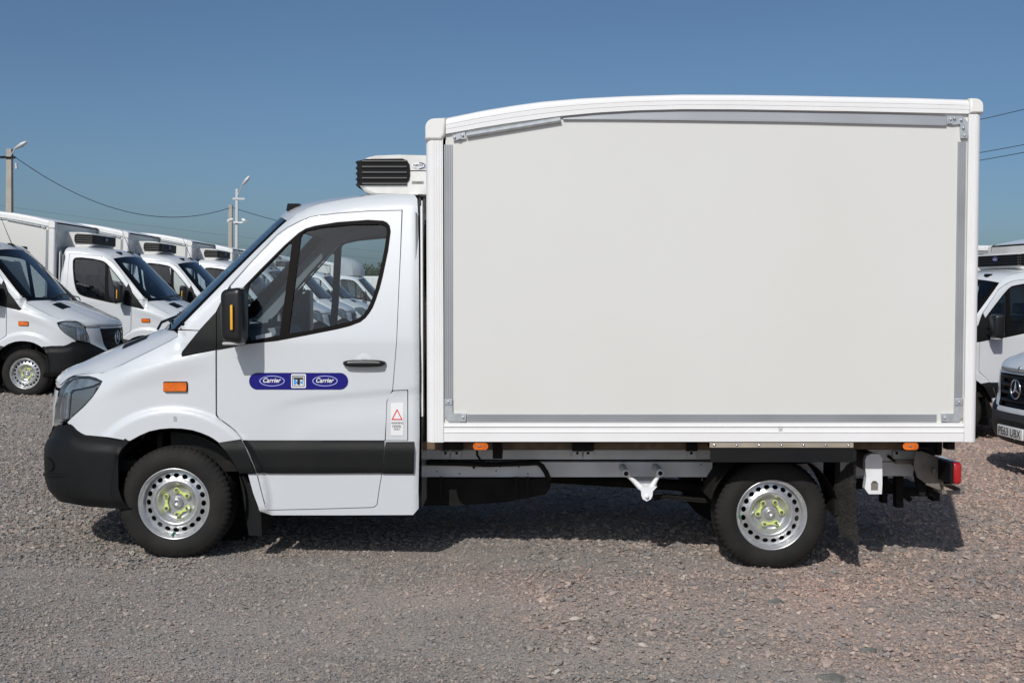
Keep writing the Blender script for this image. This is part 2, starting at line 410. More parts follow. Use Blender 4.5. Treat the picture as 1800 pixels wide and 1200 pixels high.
# --- cab side with pillars, door opening left free
side_poly = [(313, 578.5), (345, 546), (400, 490), (450, 440), (490, 401), (505, 387.5), (521, 375.8), (545, 364), (567, 357.5), (607, 350), (647, 344.2), (687, 341.8), (720, 341.2), (729, 343), (733.5, 350),
    (736, 420), (737, 600), (737.5, 760), (735.5, 860), (736, 893), (726, 904.5), (600, 905), (478, 905), (457, 898), (445, 866), (436, 833), (450.6, 832.6), (458, 862), (467.2, 897), (560, 895), (655, 892.2), (660, 890), (663.5, 886),
    (667, 860), (672, 831), (675.5, 774.5), (717.5, 774.5), (717.5, 684.5), (690.7, 685.5), (697.7, 600), (702, 500), (705, 440), (708, 368.7), (650, 370), (593, 374), (560, 378), (545, 380.8), (527, 388), (506, 398.6), (487, 411.5), (440, 461), (403, 501.5), (392, 522), (379, 548.5), (350, 580)]
mb = MB(); skin(mb, side_poly, step=6.5, thick=0.03); cs, _ = pair('cab_side', mb, PNT)
# rear cladding over the sill region sits proud
mld = lambda u, v: hit(u, v, 0.003 + 0.017 * smooth(774, 791, v) - 0.006 * smooth(824, 832, v))
mb = MB(); skin(mb, [(677.8, 776), (728, 775.7), (727, 831.6), (672.5, 831.4), (674.5, 810)], step=6, mapper=mld, thick=0.012, mi_in=0); pair('side_moulding', mb, [M['black']])
mb = MB(); skin(mb, [(384, 778.2), (423.5, 772.6), (436, 800), (449.8, 831), (422.5, 831), (409, 807), (397, 790)], step=6, mapper=mld, thick=0.012, mi_in=0); pair('side_moulding', mb, [M['black']])
# fuel flap
mb = MB(); skin(mb, [(684.2, 694), (691.3, 687.2), (715, 686.2), (716, 687.5), (716, 773.4), (678, 773.4), (680.3, 707)], step=10, thick=0.012); flapo = mb.build('fuel_flap', PNT, van)
mb = MB(); skin(mb, [(683.5, 689), (717.5, 684.5), (717.5, 774.5), (677, 774.5), (679.5, 707)], step=12, off=-0.03, thick=0.01, mi_in=0); mb.build('filler_recess', M['seam'], van)
# --- fender
arch = [(385, 777.5), (376, 771), (367.5, 766), (353, 760), (337.5, 755.3), (319, 752.6), (300, 752), (281, 753.5), (262.5, 757.5), (245, 765), (228, 774.4)]
fender_poly = [(313, 580.5), (349, 581.5), (334, 600), (320.5, 617), (318.5, 622), (320, 627), (350, 621), (378.6, 615.5), (378.6, 672), (379, 729.5), (385.5, 737.5), (401.5, 748.5), (413, 758), (422.5, 769.5), (423.2, 771.5)] + arch + \
    [(189, 767.6), (148, 764), (132, 757), (118.5, 742.3), (124.8, 735.5), (149, 713.6), (163, 698), (170.6, 686.8), (177, 676.3), (180.4, 669.6), (168.3, 663.3), (156, 660.2), (134, 659.9), (133.2, 659.2), (155, 657.2), (180, 655.7), (215, 641), (262, 618), (300, 599), (313, 591)]
mb = MB(); skin(mb, fender_poly, step=5.5, thick=0.018); fenders = pair('front_wing', mb, PNT)
# --- door
door_poly = [(381.4, 615), (405, 610.4), (430, 605.6), (487, 599.2), (540, 589.2), (593, 578.7), (615, 573.2), (633.5, 566.2), (642.6, 559), (649.7, 550), (655.7, 540.3), (660.7, 527.7), (667.7, 507.2), (673.7, 483.2), (682.7, 440.2), (687, 407), (685.2, 396.7), (680.4, 390.9), (673, 387.8), (647, 386.3), (593, 390.3), (553, 396.8), (537.6, 401.3), (524.6, 409.4), (499.4, 431.5), (459.5, 471.4), (431, 500.8), (412, 521.5), (405.5, 503.6)]
door_edge = [(441, 463), (488, 413.8), (507, 400.6), (527.5, 390), (546, 382.6), (561, 379.7), (594, 375.7), (650, 371.6), (705.8, 370.4), (703.5, 440), (700.8, 500), (696.6, 600), (689.6, 684.8), (679.4, 705), (678.2, 740), (676, 773.8), (671, 830), (665.8, 860), (662.3, 885.4), (659.5, 888.6), (655, 890.6), (560, 893.5), (469, 895.5), (460.5, 864), (452.5, 831.5), (440, 800), (426.5, 771.5), (424.5, 768), (414, 756), (403, 747), (388, 736.3), (381.6, 728.5)]
win_outer = [(433, 603), (433, 545), (432.5, 501), (460, 472), (500, 432), (525, 410), (538, 402), (553, 397.5), (593, 391), (647, 387), (673, 388.5), (680, 391.5), (684.5, 397), (686.3, 407), (682, 440), (673, 483), (667, 507), (660, 527.5), (655, 540), (649, 549.5), (642, 558.5), (633, 565.5), (615, 572.5), (593, 578), (540, 588.5), (487, 598.5)]
glass_main = [(529, 416), (532.5, 409.5), (540, 405.5), (567, 399.8), (620, 395), (668, 394.3), (675, 395.5), (678.7, 399), (680, 410), (675, 442), (668, 475), (660, 508), (654, 525), (647, 541), (640, 552), (631, 559.3), (614, 565.5), (593, 570.5), (540, 581.5), (507.5, 586.5)]
glass_small = [(436, 599.5), (436, 560), (434.5, 516), (438, 499.5), (460, 477), (485, 451.5), (507, 428.2), (511.5, 426.6), (513, 431), (504, 500), (491.5, 589)]
mb = MB(); skin(mb, door_poly + door_edge, step=6, thick=0.03)
doors = pair('door', mb, PNT)
mb = MB(); mb.tube([hit(u, v, -0.038) for u, v in densify(door_edge + [(381.4, 615), (381, 550), (405, 503)], 12)], 0.017, 6); pair('door_seal', mb, [M['trim']])
for dr, tw in ((doors[0], False), (doors[1], True)):
    def sub(name, mb, mats):
        return (mb.mirrored() if tw else mb).build(name, mats, dr)
    mb = MB(); skin(mb, [(427.2, 773.2), (676, 773.4), (671.3, 830.4), (560, 831), (452.6, 831), (441, 801)], step=6, mapper=mld, thick=0.014, mi_in=0); sub('side_moulding', mb, [M['black']])
    # window rubber frame
    mb = MB(); skin(mb, [(434, 604)] + [(433, 560)] + win_outer[2:], holes=[glass_main, glass_small], step=6, off=0.004, thick=0.03, mi_in=0); sub('window_frame', mb, [M['rubber']])
    mb = MB(); skin(mb, glass_main, step=12, off=-0.008, thick=0); sub('window_pane', mb, [M['glass']])
    mb = MB(); skin(mb, glass_small, step=12, off=-0.008, thick=0); sub('window_pane', mb, [M['glass']])
    # mirror base triangle on the door
    mb = MB(); skin(mb, [(381.5, 614.4), (381.5, 549), (392, 526), (404.5, 505.5), (411, 523), (431, 502), (432.5, 605)], step=8, off=0.006, thick=0.02, mi_in=0); sub('mirror_mount', mb, [M['black']])
    # handle
    mb = MB(); hp = [hit(604 + 74 * k / 14, 638, 0.038 if 0 < k < 14 else 0.012) for k in range(15)]
    rows = []
    for k, p in enumerate(hp):
        q = abs(k - 7) / 7; hz = 0.021 * (1 - q ** 6 * 0.55) + 0.002 * (1 - q); hy = 0.012
        rows.append([p + Vector((0, -hy * math.cos(a), hz * math.sin(a))) for a in [2 * math.pi * j / 12 for j in range(13)]])
    mb.grid(rows, flip=False); mb.add([q for q in rows[0][:-1]] + [q for q in rows[-1][:-1]], [list(range(12)), list(range(12, 24))]); sub('handle', mb, [M['gloss']])
    mb = MB()
    def dish(u, v):
        r = min(1, math.hypot((u - 640) / 17.5, (v - 638) / 17.5)); return hit(u, v, 0.0015 + 0.004 * math.sin(math.pi * r) ** 2)
    skin(mb, ellipse(640, 638, 17.5, 17.5, 28), step=4, mapper=dish, thick=0); sub('handle_recess', mb, [M['paint']])
    # door mirror
    mb = MB(); a = V(393, 504, -0.13); b = V(434, 604, -0.13)
    bm = bmesh.new(); bmesh.ops.create_cube(bm, size=1)
    cx, cz = (a.x + b.x) / 2, (a.z + b.z) / 2; hx, hz = abs(b.x - a.x), abs(a.z - b.z)
    for q in bm.verts: q.co = Vector((cx + q.co.x * hx, -1.165 + q.co.y * 0.20, cz + q.co.z * hz))
    bmesh.ops.bevel(bm, geom=bm.edges[:], offset=0.042, segments=5, affect='EDGES', profile=0.55)
    for q in bm.verts:                                      # tapers outward and towards the front
        k = (q.co.x - (cx - hx / 2)) / hx; q.co.z += (1 - k) * 0.02 * (1 if q.co.z < cz else -1)
        q.co.y += (1 - k) * 0.03 * (1 if q.co.y < -1.165 else 0)
    bm.verts.index_update(); mb.add([q.co.copy() for q in bm.verts], [[q.index for q in f.verts] for f in bm.faces], 0, True); bm.free()
    mb.tube([(cx + 0.01, -1.10, cz - hz * 0.30), hit(412, 585, 0.0) + Vector((0, 0.02, 0))], 0.03, 8)
    mb.tube([(cx + 0.01, -1.10, cz - hz * 0.05), hit(415, 560, 0.0) + Vector((0, 0.02, 0))], 0.022, 8)
    sub('door_mirror', mb, [M['gloss']])
    mb = MB(); a = V(404, 536, -0.275); b = V(409, 580, -0.275); mb.box((a.x, -1.276, a.z), (b.x, -1.26, b.z), ch=0.004); sub('indicator_strip', mb, [M['amber']])
    mb = MB(); mb.box((cx - hx * 0.42, -1.23, cz - hz * 0.515), (cx + hx * 0.40, -1.10, cz - hz * 0.46), ch=0.012); sub('mirror_sheen', mb, [M['label']])  # grey strip standing in for the reflection along the housing's underside, not a lamp
    mb = MB(); mb.box((cx + hx * 0.47, -1.235, cz - hz * 0.38), (cx + hx * 0.503, -1.095, cz + hz * 0.38), ch=0.006); sub('mirror_glass', mb, [M['gloss']])
mb = MB(); skin(mb, [(332, 572), (400, 500), (450, 450), (492, 409), (522, 386), (560, 369), (620, 357), (700, 352), (729, 362), (728, 600), (699, 600), (696, 400), (688, 386), (673, 382), (647, 381), (593, 385), (553, 391.5), (522, 405), (495, 428), (456, 467), (428, 497), (405, 522), (378, 556), (352, 580)], step=12, off=-0.06, thick=0.008, mi_in=0); pair('pillar_trim', mb, [M['trim']])
# sail panel in front of the door (black triangle)
mb = MB(); skin(mb, [(320, 625.3), (321, 618.5), (336, 599.5), (351, 580.5), (379.8, 549.5), (379.8, 613.6), (350, 619.5)], step=7, off=0.004, thick=0.02, mi_in=0); pair('sail_panel', mb, [M['black']])
# window sticker (small pale label in the quarter pane)
mb = MB(); skin(mb, [(449, 590), (477, 584), (477.5, 592), (450, 598)], step=8, off=-0.004, thick=0.001, mi_in=0); mb.build('window_label', glassmat('label_film', (0.9, 0.95, 0.97), body=0.55, bodycol=(0.6, 0.65, 0.68)), van)
# --- decals on the near door
def dec(poly, off, m, name, parent, step=12, holes=()):
    mb = MB(); skin(mb, poly, holes=holes, step=step, off=off, thick=0.0008, mi_in=0); return mb.build(name, m, parent)
dk = dec(rrect(438, 655, 612, 684.3, 14.4, 8), 0.003, M['blue'], 'brand_sticker', doors[0])
for cx_ in (478.5, 571.5):
    mb = MB(); fn = lambda u, v: hit(u, v, 0.0055)
    skin(mb, ellipse(cx_, 669.2, 22.3, 9.4, 40), holes=[ellipse(cx_, 669.2, 20.6, 8.0, 40)], step=4, off=0.0055, thick=0.0006, mi=0, mi_in=0)
    put_text(mb, 'Carrier', cx_ - 15.7, 663.8, 31.5, 8.4, fn, 1, shear=0.32, bold=0.022)
    mb.build('oval_logo', [M['pale_blue'], M['white']], doors[0])
mb = MB()
skin(mb, rrect(512, 657, 538, 681.6, 2, 4), step=8, off=0.005, thick=0.0006, mi=0, mi_in=0)
f7 = lambda u, v: hit(u, v, 0.0075)
skin(mb, [(514, 659.5), (535.6, 659.5), (535.6, 679), (514, 679)], holes=[[(515, 660.5), (534.6, 660.5), (534.6, 678), (515, 678)]], step=8, off=0.0065, thick=0.0004, mi=1, mi_in=1)
zig = [(515.5 + i * 1.5, 661.2 if i % 2 else 663.0) for i in range(13)]
mb.add([f7(u, v) for u, v in zig] + [f7(u, v + 0.8) for u, v in zig], [(i, i + 13, i + 14, i + 1) for i in range(12)], 1)
def quad(a, b, c, d, mi, fn=f7): mb.add([fn(a, b), fn(a, d), fn(c, d), fn(c, b)], [(0, 1, 2, 3)], mi)
f7 = lambda u, v: hit(u, v, 0.0078)
quad(516.5, 666.5, 520.8, 675.6, 2, f7); quad(520.8, 670, 522.6, 673, 2, f7); quad(528.2, 670, 530, 673, 2, f7)
mb.add([f7(u, v) for u, v in ((529.5, 671), (533.2, 666.5), (533.2, 669.5), (531.5, 671), (533.2, 673), (533.2, 675.6), (529.5, 673))], [list(range(7))[::-1]], 2)
f9 = lambda u, v: hit(u, v, 0.009)
quad(516.5, 663.6, 533.2, 666.2, 1, f9); quad(523, 666.2, 527.4, 675.6, 1, f9)
mb.build('square_logo', [M['white'], M['ink'], M['sky_blue']], doors[0])
# fuel warning
mb = MB(); fl = lambda u, v: hit(u, v, 0.0045)
skin(mb, [(687, 708), (709, 707), (709, 765), (687, 765)], step=12, off=0.0025, thick=0.0004, mi=0, mi_in=0)
tri_o = [(698, 718), (708, 737.6), (688, 737.6)]; tri_i = [(698, 721.6), (705.2, 735.8), (690.8, 735.8)]
mb.add([fl(*p) for p in tri_o] + [fl(*p) for p in tri_i], [(0, 3, 4, 1), (1, 4, 5, 2), (2, 5, 3, 0)], 1)
for s_, y_, w_ in (('WARNING', 741, 21), ('DIESEL', 746.6, 16), ('ONLY', 751.6, 12)): put_text(mb, s_, 698 - w_ / 2, y_, w_, 3.7, fl, 2)
mb.build('warning_sticker', [M['white'], M['warn'], M['ink']], flapo)
mb = MB(); f3 = lambda u, v: hit(u, v, 0.003)
skin(mb, ellipse(308, 734.5, 3.2, 3.2, 16), holes=[ellipse(308, 734.5, 2.5, 2.5, 16)], step=4, off=0.003, thick=0, mi=0)
for a in (90, 210, 330): mb.tube([f3(308, 734.5), f3(308 + 2.7 * math.cos(R(a)), 734.5 - 2.7 * math.sin(R(a)))], 0.0012, 5)
mb.tube([f3(304.5, 739.2), f3(311.5, 739.2)], 0.0012, 5)
mb.build('star_sticker', [M['label']], van)
# side repeater
mb = MB(); skin(mb, rrect(288.5, 671.5, 329, 687, 2.5, 4), step=5, off=0.020, thick=0.02, mi_in=0); pair('side_repeater', mb, [M['orange']])
mb = MB(); skin(mb, rrect(287.3, 670.3, 330.2, 688.2, 2.5, 4), step=6, off=0.006, thick=0.008, mi_in=0); pair('repeater_seal', mb, [M['rubber']])
# --- headlight
hl = [(96.5, 737), (98.3, 717), (103, 697), (107.5, 681), (114, 672), (122, 664.5), (133, 660.8), (155, 661.3), (167, 664.5), (178, 669.8), (175, 677), (168.5, 687), (161, 697.5), (148, 712), (136, 723.5), (124, 734), (112, 739.5), (101.5, 743.5), (97, 743)]
for tw in (False, True):
    mb = MB(); skin(mb, hl, step=7, off=-0.040, thick=0.008, mi_in=0); hd = densify(hl, 6); hd.append(hd[0]); mb.grid([[hit(u, v, 0.0) for u, v in hd], [hit(u, v, -0.022) for u, v in hd], [hit(u, v, -0.042) for u, v in hd]]); h0 = (mb.mirrored() if tw else mb).build('headlight', [M['lampback']], van)
    mb = MB(); skin(mb, hl, step=6, off=0.004, thick=0); (mb.mirrored() if tw else mb).build('lens', [M['lens']], h0)
    mb = MB(); 
    skin(mb, [(104, 699), (109, 683), (116, 673), (124, 666), (134, 662.5), (155, 663), (172, 668.5), (160, 675), (138, 680), (122, 683), (117, 689), (113, 735), (100.5, 740), (100, 718)], step=6, off=-0.02, thick=0.01, mi_in=0)
    (mb.mirrored() if tw else mb).build('reflector', [M['reflector']], h0)
    mb = MB(); skin(mb, [(120, 690), (125, 685.5), (150, 681), (165, 677), (158, 694), (144, 709), (128, 724), (117, 732)], step=7, off=-0.028, thick=0.01, mi_in=0)
    (mb.mirrored() if tw else mb).build('inner_bezel', [M['bezel']], h0)
    mb = MB(); skin(mb, [(103.5, 738), (106.5, 700), (112, 689), (115.5, 689), (111.5, 702), (109, 736)], step=5, off=-0.010, thick=0.008, mi_in=0)
    (mb.mirrored() if tw else mb).build('light_strip', [M['chrome']], h0)
    mb = MB(); skin(mb, [(a[0] - (a[0] - 130) * -0.02, a[1]) for a in [(95.6, 744.5), (97.5, 715), (102, 696), (106.5, 680), (113, 670.6), (122, 663), (133, 659.3), (156, 659.8), (168, 663), (179.7, 669.3), (176.3, 678), (162, 699), (149, 713), (124.5, 735.3), (118.2, 741.8), (103, 745)]], step=8, off=-0.07, thick=0.005, mi_in=0)
    (mb.mirrored() if tw else mb).build('seal', [M['seam']], h0)
# --- nose: points by lateral position and height
def zrel(m_): return CAMO_L.z + m_
def nose(y, z, off=0.0):
    t = min(0.999, abs(y)); zz = z
    b = NL * (1 - (1 - t ** NN) ** (1 / NN)); p = Vector((xf(zz) + b, y, z))
    if off:
        e = 0.004; t2 = min(0.9995, t + e); b2 = NL * (1 - (1 - t2 ** NN) ** (1 / NN)); s_ = (b2 - b) / (t2 - t + 1e-9)
        n = Vector((-1, (1 if y > 0 else -1) * min(s_, 8), 0)).normalized(); p += n * off
    return p
ZL = V(99, 676, 0.5).z; ZHB = V(97, 743, 0.4).z
yh_tab = [(V(97, 743, .4).z, 0), (1, 1)]
def yh(z):                                            # inner edge of the headlight at height z
    v = 520 - (z - CAMO_L.z) * 262
    k = smooth(ZHB, ZL, z); return lerp(0.64, 0.70, k)
ytab = sorted([(hit(u, v).z, abs(hit(u, v).y)) for u, v in ((96.8, 742), (98.5, 717), (103, 697), (107.5, 681), (114, 672))])
print('wheel bottom z', (VAN_M @ (WF - Vector((0, 0, 0.340)))).z, (VAN_M @ (WR - Vector((0, 0, 0.340)))).z); print('headlight inner', [(round(a, 2), round(b, 2)) for a, b in ytab], 'ZL', ZL, 'WF', WF, 'WR', WR)
def yhl(z): return interp(ytab, z) - 0.008
GT, GB = ZL - 0.03, CAMO_L.z - 0.95
def gy(z): k = (z - GB) / (GT - GB); return 0.36 + 0.15 * min(1, max(0, k)) ** 0.6
mb = MB(); rows = []
NZ = 14
for i in range(NZ + 1):
    z = lerp(GB, GT + 0.012, i / NZ); yi = gy(z) ; yo = max(yhl(z), yi + 0.05) if z > ZHB else lerp(gy(GB) + 0.09, yhl(ZHB), (z - GB) / (ZHB - GB))
    rows.append([nose(lerp(yi, yo, k / 8), z, 0.004) for k in range(9)])
mb.grid(rows, flip=False); mb.both()
# strips below and above the grille
mb.grid([[nose(lerp(-0.39, 0.39, k / 20), lerp(GB - 0.055, GB, j / 2), 0.004) for k in range(21)] for j in range(3)], flip=False)
mb.grid([[nose(lerp(-0.5, 0.5, k / 20), lerp(GT, ZL + 0.004, j / 2), 0.004) for k in range(21)] for j in range(3)], flip=False)
mb.build('nose_panel', PNT, van)
mb = MB(); mb.grid([[nose(gy(lerp(GB, GT, j / 8)) * (k / 10 - 1), lerp(GB, GT, j / 8), -0.05) for k in range(21)] for j in range(9)]); gr = mb.build('radiator_grille', M['grille'], van)
for j in range(4):
    z = lerp(GB + 0.06, GT - 0.035, j / 3); y1 = gy(z) - 0.01; mb = MB()
    rws = []
    for k in range(17):
        y = lerp(-y1, y1, k / 16); p = nose(y, z, -0.005); rws.append([p + Vector((dx, 0, dz)) for dx, dz in ((0.04, 0.02), (0.0, 0.018), (-0.008, 0.0), (0.0, -0.016), (0.045, -0.03))])
    mb.grid(rws, flip=True); mb.build('slat', M['grille'], gr)
mb = MB(); zc = GT - 0.145; xc = nose(0, zc).x - 0.03; rows = []
for k in range(33):
    a = 2 * math.pi * k / 32; rows.append([(xc - 0.012 * math.cos(b), (0.095 + 0.009 * math.sin(b)) * math.cos(a), zc + (0.095 + 0.009 * math.sin(b)) * math.sin(a)) for b in [2 * math.pi * j / 8 for j in range(9)]])
mb.grid(rows)
for a in (90, 210, 330):
    mb.tube([(xc, 0, zc), (xc, 0.092 * math.cos(R(a)), zc + 0.092 * math.sin(R(a)))], [0.016, 0.004], 6)
mb.build('star_emblem', M['chrome'], gr)
# --- bumper
def btop(y, x):
    if abs(y) < 0.86: return interp([(0.0, GB - 0.058), (0.36, GB - 0.056), (0.44, GB - 0.03), (0.66, V(100, 746, .4).z), (0.86, V(112, 744, .25).z)], abs(y))
    return interp(bt, x)
bt = sorted([(hit(u, v).x, hit(u, v).z) for u, v in ((112, 744.5), (118, 743.6), (131.5, 758), (148, 765.4), (189, 769), (227, 775.2))])
brear = sorted([(hit(u, v).z, hit(u, v).x) for u, v in ((227, 775.4), (217, 788), (210, 800), (204, 811), (199, 823), (193.5, 840), (190, 857), (188, 893))])
bbot = sorted([(V(98, 874, .4).x, V(98, 874, .4).z), (V(120, 880, .2).x, V(120, 880, .2).z), (V(188, 893, 0).x, V(188, 893, 0).z)])
mb = MB(); NT = 46; rows = []
for i in range(29):
    fz = i / 28; row = []
    for k in range(NT + 1):
        t = k / NT
        if t < 0.62:
            ph = t / 0.62 * math.pi / 2 * 0.985; y = math.sin(ph) ** (2 / NN); bx = NL * (1 - math.cos(ph) ** (2 / NN)); q = None
        else: y = 0.999; q = (t - 0.62) / 0.38; bx = None
        if q is None: xg = V(85, 800, .4).x - nose_off + bx
        else: xg = lerp(V(85, 800, .4).x - nose_off + NL * 0.86, brear[-1][1], q)
        zt = btop(y, xg); zb = interp(bbot, xg); z = lerp(zb, zt, fz)
        if q is None: x = xf(max(z, XF[0][0])) + bx
        else:
            x0 = xf(max(z, XF[0][0])) + NL * (1 - math.cos(math.pi / 2 * 0.985) ** (2 / NN)); x = lerp(x0, interp(brear, z), q)
        yy = max(inset(x, z), 0) if q is not None else 1 - y
        yy = lerp(1 - 0.999, inset(x, z), 1) if q is not None else yy
        o_ = 0.016 * (1 - smooth(0.80, 0.90, fz)) * smooth(0.0, 0.12, fz); k_ = smooth(0.55, 0.98, abs(y)); row.append(Vector((x + (0.008 if y < 0.9 else 0) - o_ * (1 - k_), -(1 - yy) - 0.006 - o_ * k_ * (1 - smooth(0.8, 1.0, t)), z)))
    rows.append(row)
    
mb.grid(rows, flip=True)
mb.grid([[p for p in rows[-1]], [Vector((p.x + 0.05 if abs(p.y) < 0.9 else p.x, p.y * 0.96, p.z)) for p in rows[-1]]], flip=True)
mb.grid([[Vector((r[-1].x, r[-1].y, r[-1].z)) for r in rows], [Vector((r[-1].x, r[-1].y + 0.12, r[-1].z)) for r in rows]], flip=False)
mb.grid([[p for p in rows[0]], [Vector((p.x + 0.08, p.y * 0.9, p.z + 0.01)) for p in rows[0]]], flip=False)
mb.both(); bump = mb.build('front_bumper', M['black'], van)
mb = MB(); zi = CAMO_L.z - 1.035
mb.grid([[nose(lerp(-0.55, 0.55, k / 20), lerp(zi - 0.045, zi + 0.035, j), 0.012) for k in range(21)] for j in range(2)]); mb.build('air_intake', M['seam'], bump)
for sgn in (-1, 1):                                     # fog lamp recess
    mb = MB(); c = hit(91, 812, 0.008)
    skin(mb, [(86, 802), (93, 805), (99, 813), (100, 822), (96, 826), (88, 826), (85, 815)], step=4, off=0.024, thick=0.01, mi_in=0); (mb if sgn < 0 else mb.mirrored()).build('fog_lamp_cover', M['grille'], bump)
mb = MB(); skin(mb, [(84, 830.5), (100, 831.5), (121, 833), (122, 836.5), (100, 836), (84, 835)], step=5, off=0.030, thick=0.02, mi_in=0); bl = mb.mirrored(); mb.build('bumper_lip', M['black'], bump); bl.build('bumper_lip', M['black'], bump)
# plate (only kept on the van whose plate shows)
zp = CAMO_L.z - 1.19
xp = nose(0, zp).x - 0.035
mb = MB(); mb.box((xp, -0.26, zp - 0.056), (xp + 0.02, 0.26, zp + 0.056), ch=0.004); plate = mb.build('number_plate', M['plate'], van)
mb = MB(); put_text(mb, 'PE63 UBX', 0, 0, 0.46, 0.079, lambda u, v: Vector((xp - 0.002, 0.23 - u, zp + 0.0395 - v)), bold=0.012); mb.build('plate_lettering', M['ink'], plate)
# --- bonnet
Ei = resample([(*p, 0) for p in spline([(u, v, 0) for u, v in E_px], 5)] if False else [tuple(p) for p in spline([(u, v, 0) for u, v in E_px], 5)], 26)
C_px = [(98.5, 676), (101, 668.5), (108, 661), (116, 655), (133, 643.5), (154, 632), (182, 618), (210, 606), (240, 594.5), (277, 580.5), (300, 574)]
Ci = resample([tuple(p) for p in spline([(u, v, 0) for u, v in C_px], 5)], 26)
mb = MB(); rows = []
for i in range(26):
    s = i / 25; pe = hit(Ei[i].x, Ei[i].y, 0.0); pc = V(Ci[i].x, Ci[i].y, 0.82 if s > 0.15 else lerp(0.5, 0.82, s / 0.15))
    yE = min(0.985, abs(pe.y)); row = []
    if i == 0: pc.x = nose(0, pc.z).x
    else: pc.x -= nose_off * (1 - s) * max(0, 1 - s * 8) * 0.9
    def nb(y): return 1 - (1 - min(0.999, y) ** NN) ** (1 / NN)
    for k in range(-16, 17):
        t = k / 16; y = t * yE; a_ = abs(t)
        w1 = nb(abs(y)) / nb(yE); w2 = a_ ** 2; q = smooth(0, 0.6, s)
        x = pc.x + (pe.x - pc.x) * lerp(w1, w2, q)
        zr = a_ ** 2.6
        z = pc.z + (pe.z - pc.z) * zr + 0.012 * (smooth(0.50, 0.58, a_) - smooth(0.80, 0.98, a_)) * smooth(0, 0.3, s)
        row.append(Vector((x, y, z)))
    rows.append(row)
mb.grid(rows, flip=True); mb.grid([[p - Vector((0, 0, 0.02)) for p in r] for r in rows], mi=1); bonnet = mb.build('bonnet', PNT, van)
def onbonnet(s, t):
    i = min(24, max(0, int(s * 25))); fi = s * 25 - i; k = min(31, max(0, int((t + 1) * 16))); fk = (t + 1) * 16 - k
    return rows[i][k].lerp(rows[i][k + 1], fk).lerp(rows[i + 1][k].lerp(rows[i + 1][k + 1], fk), fi)
for sg in (-1, 1):
    mb = MB(); mb.grid([[onbonnet(lerp(0.68, 0.88, a / 6) - 0.02 * b, sg * lerp(0.46, 0.72, b / 4)) + Vector((0, 0, 0.005)) for b in range(5)] for a in range(7)], flip=sg > 0)
    mb.build('bonnet_vent', M['grille'], bonnet)
mb = MB(); p = onbonnet(0.06, 0); mb.lathe([(0.0, -0.002), (0.018, -0.002), (0.02, 0.004)], (0, 0, 0), 16); 
mb.v = [Vector((p.x + q.x * 0.7, q.z * 1.0, p.z + 0.006 - q.y + q.x * 0.6)) for q in mb.v]; mb.build('bonnet_badge', M['chrome'], bonnet)
# cowl, windscreen, roof
We = [V_ for V_ in [hit(u, v) for u, v in resample([(314, 578, 0), (345, 546.5, 0), (400, 490.5, 0), (450, 440.5, 0), (490, 401.5, 0), (505, 388, 0)], 18) for _ in (0,)]] if False else [hit(p.x, p.y) for p in resample([(314, 578, 0), (345, 546.5, 0), (400, 490.5, 0), (450, 440.5, 0), (490, 401.5, 0), (505, 388, 0)], 18)]
Wc = [V(p.x, p.y, 0.95) for p in resample([(303, 577, 0), (350, 531, 0), (400, 482, 0), (450, 433, 0), (488, 396, 0), (500, 385, 0)], 18)]
mb = MB(); wrows = []
for e, c in zip(We, Wc):
    wrows.append([Vector((c.x + (e.x - c.x) * abs(t) ** 2.2, t * abs(e.y), c.z + (e.z - c.z) * abs(t) ** 2)) for t in [k / 12 for k in range(-12, 13)]])
mb.grid([r[1:-1] for r in wrows], flip=True); wsc = mb.build('windscreen', M['wscreen'], van)
mb = MB()
fo = Vector((0.006, 0, -0.004))
for cols in ((0, 1, 2), (-3, -2, -1)): mb.grid([[r[c] + fo for c in cols] for r in wrows], flip=True)
mb.grid([[p + Vector((0.006, 0, -0.004)) for p in r] for r in wrows[-2:]], flip=True)
mb.grid([[p + Vector((0.006, 0, -0.004)) for p in r] for r in wrows[:2]], flip=True); mb.build('windscreen_surround', M['rubber'], wsc)
mb = MB(); hoodrear = rows[-1]; base = wrows[0]
mb.grid([[hoodrear[int(k / 24 * 32)] + Vector((-0.02, 0, -0.03)) for k in range(25)], [base[k] + Vector((0.02, 0, -0.015)) for k in range(25)]], flip=True); mb.build('scuttle_panel', M['black'], van)
for sg in (-1, 1):
    mb = MB(); b0 = base[12 + sg * 8]; mb.tube([b0 + Vector((-0.05, 0, 0.0)), b0 + Vector((-0.04, -sg * 0.05, 0.045)), wrows[2][12 - sg * 1] + Vector((-0.03, 0, 0.02))], 0.009, 6)
    q0 = wrows[1][12 + sg * 8] + Vector((-0.012, 0, 0.01)); q1 = wrows[2][12 - sg * 3] + Vector((-0.012, 0, 0.01)); mb.tube([q0, (q0 + q1) / 2 + Vector((-0.01, 0, 0.005)), q1], 0.008, 6); mb.build('wiper', M['gloss'], van)
Re = [hit(p.x, p.y) for p in resample([(u, v, 0) for u, v in [(505, 388), (521, 376.2), (545, 364.4), (567, 358), (607, 350.4), (647, 344.7), (687, 342.3), (720, 341.6), (733, 342.5)]], 20)]
mb = MB(); rrows = []
for i, e in enumerate(Re):
    s = i / 19; cx0 = Wc[-1].x; ctop = Wc[-1].z; c = Vector((lerp(cx0, e.x, smooth(0, 0.7, s) if False else min(1, s * 1.0) ** 0.8), 0, e.z + 0.035 if s > 0.2 else lerp(ctop, Re[4].z + 0.035, (s / 0.2) ** 0.8)))
    rrows.append([Vector((c.x + (e.x - c.x) * abs(t) ** 2.2, t * abs(e.y), c.z + (e.z - c.z) * abs(t) ** 3)) for t in [k / 12 for k in range(-12, 13)]])
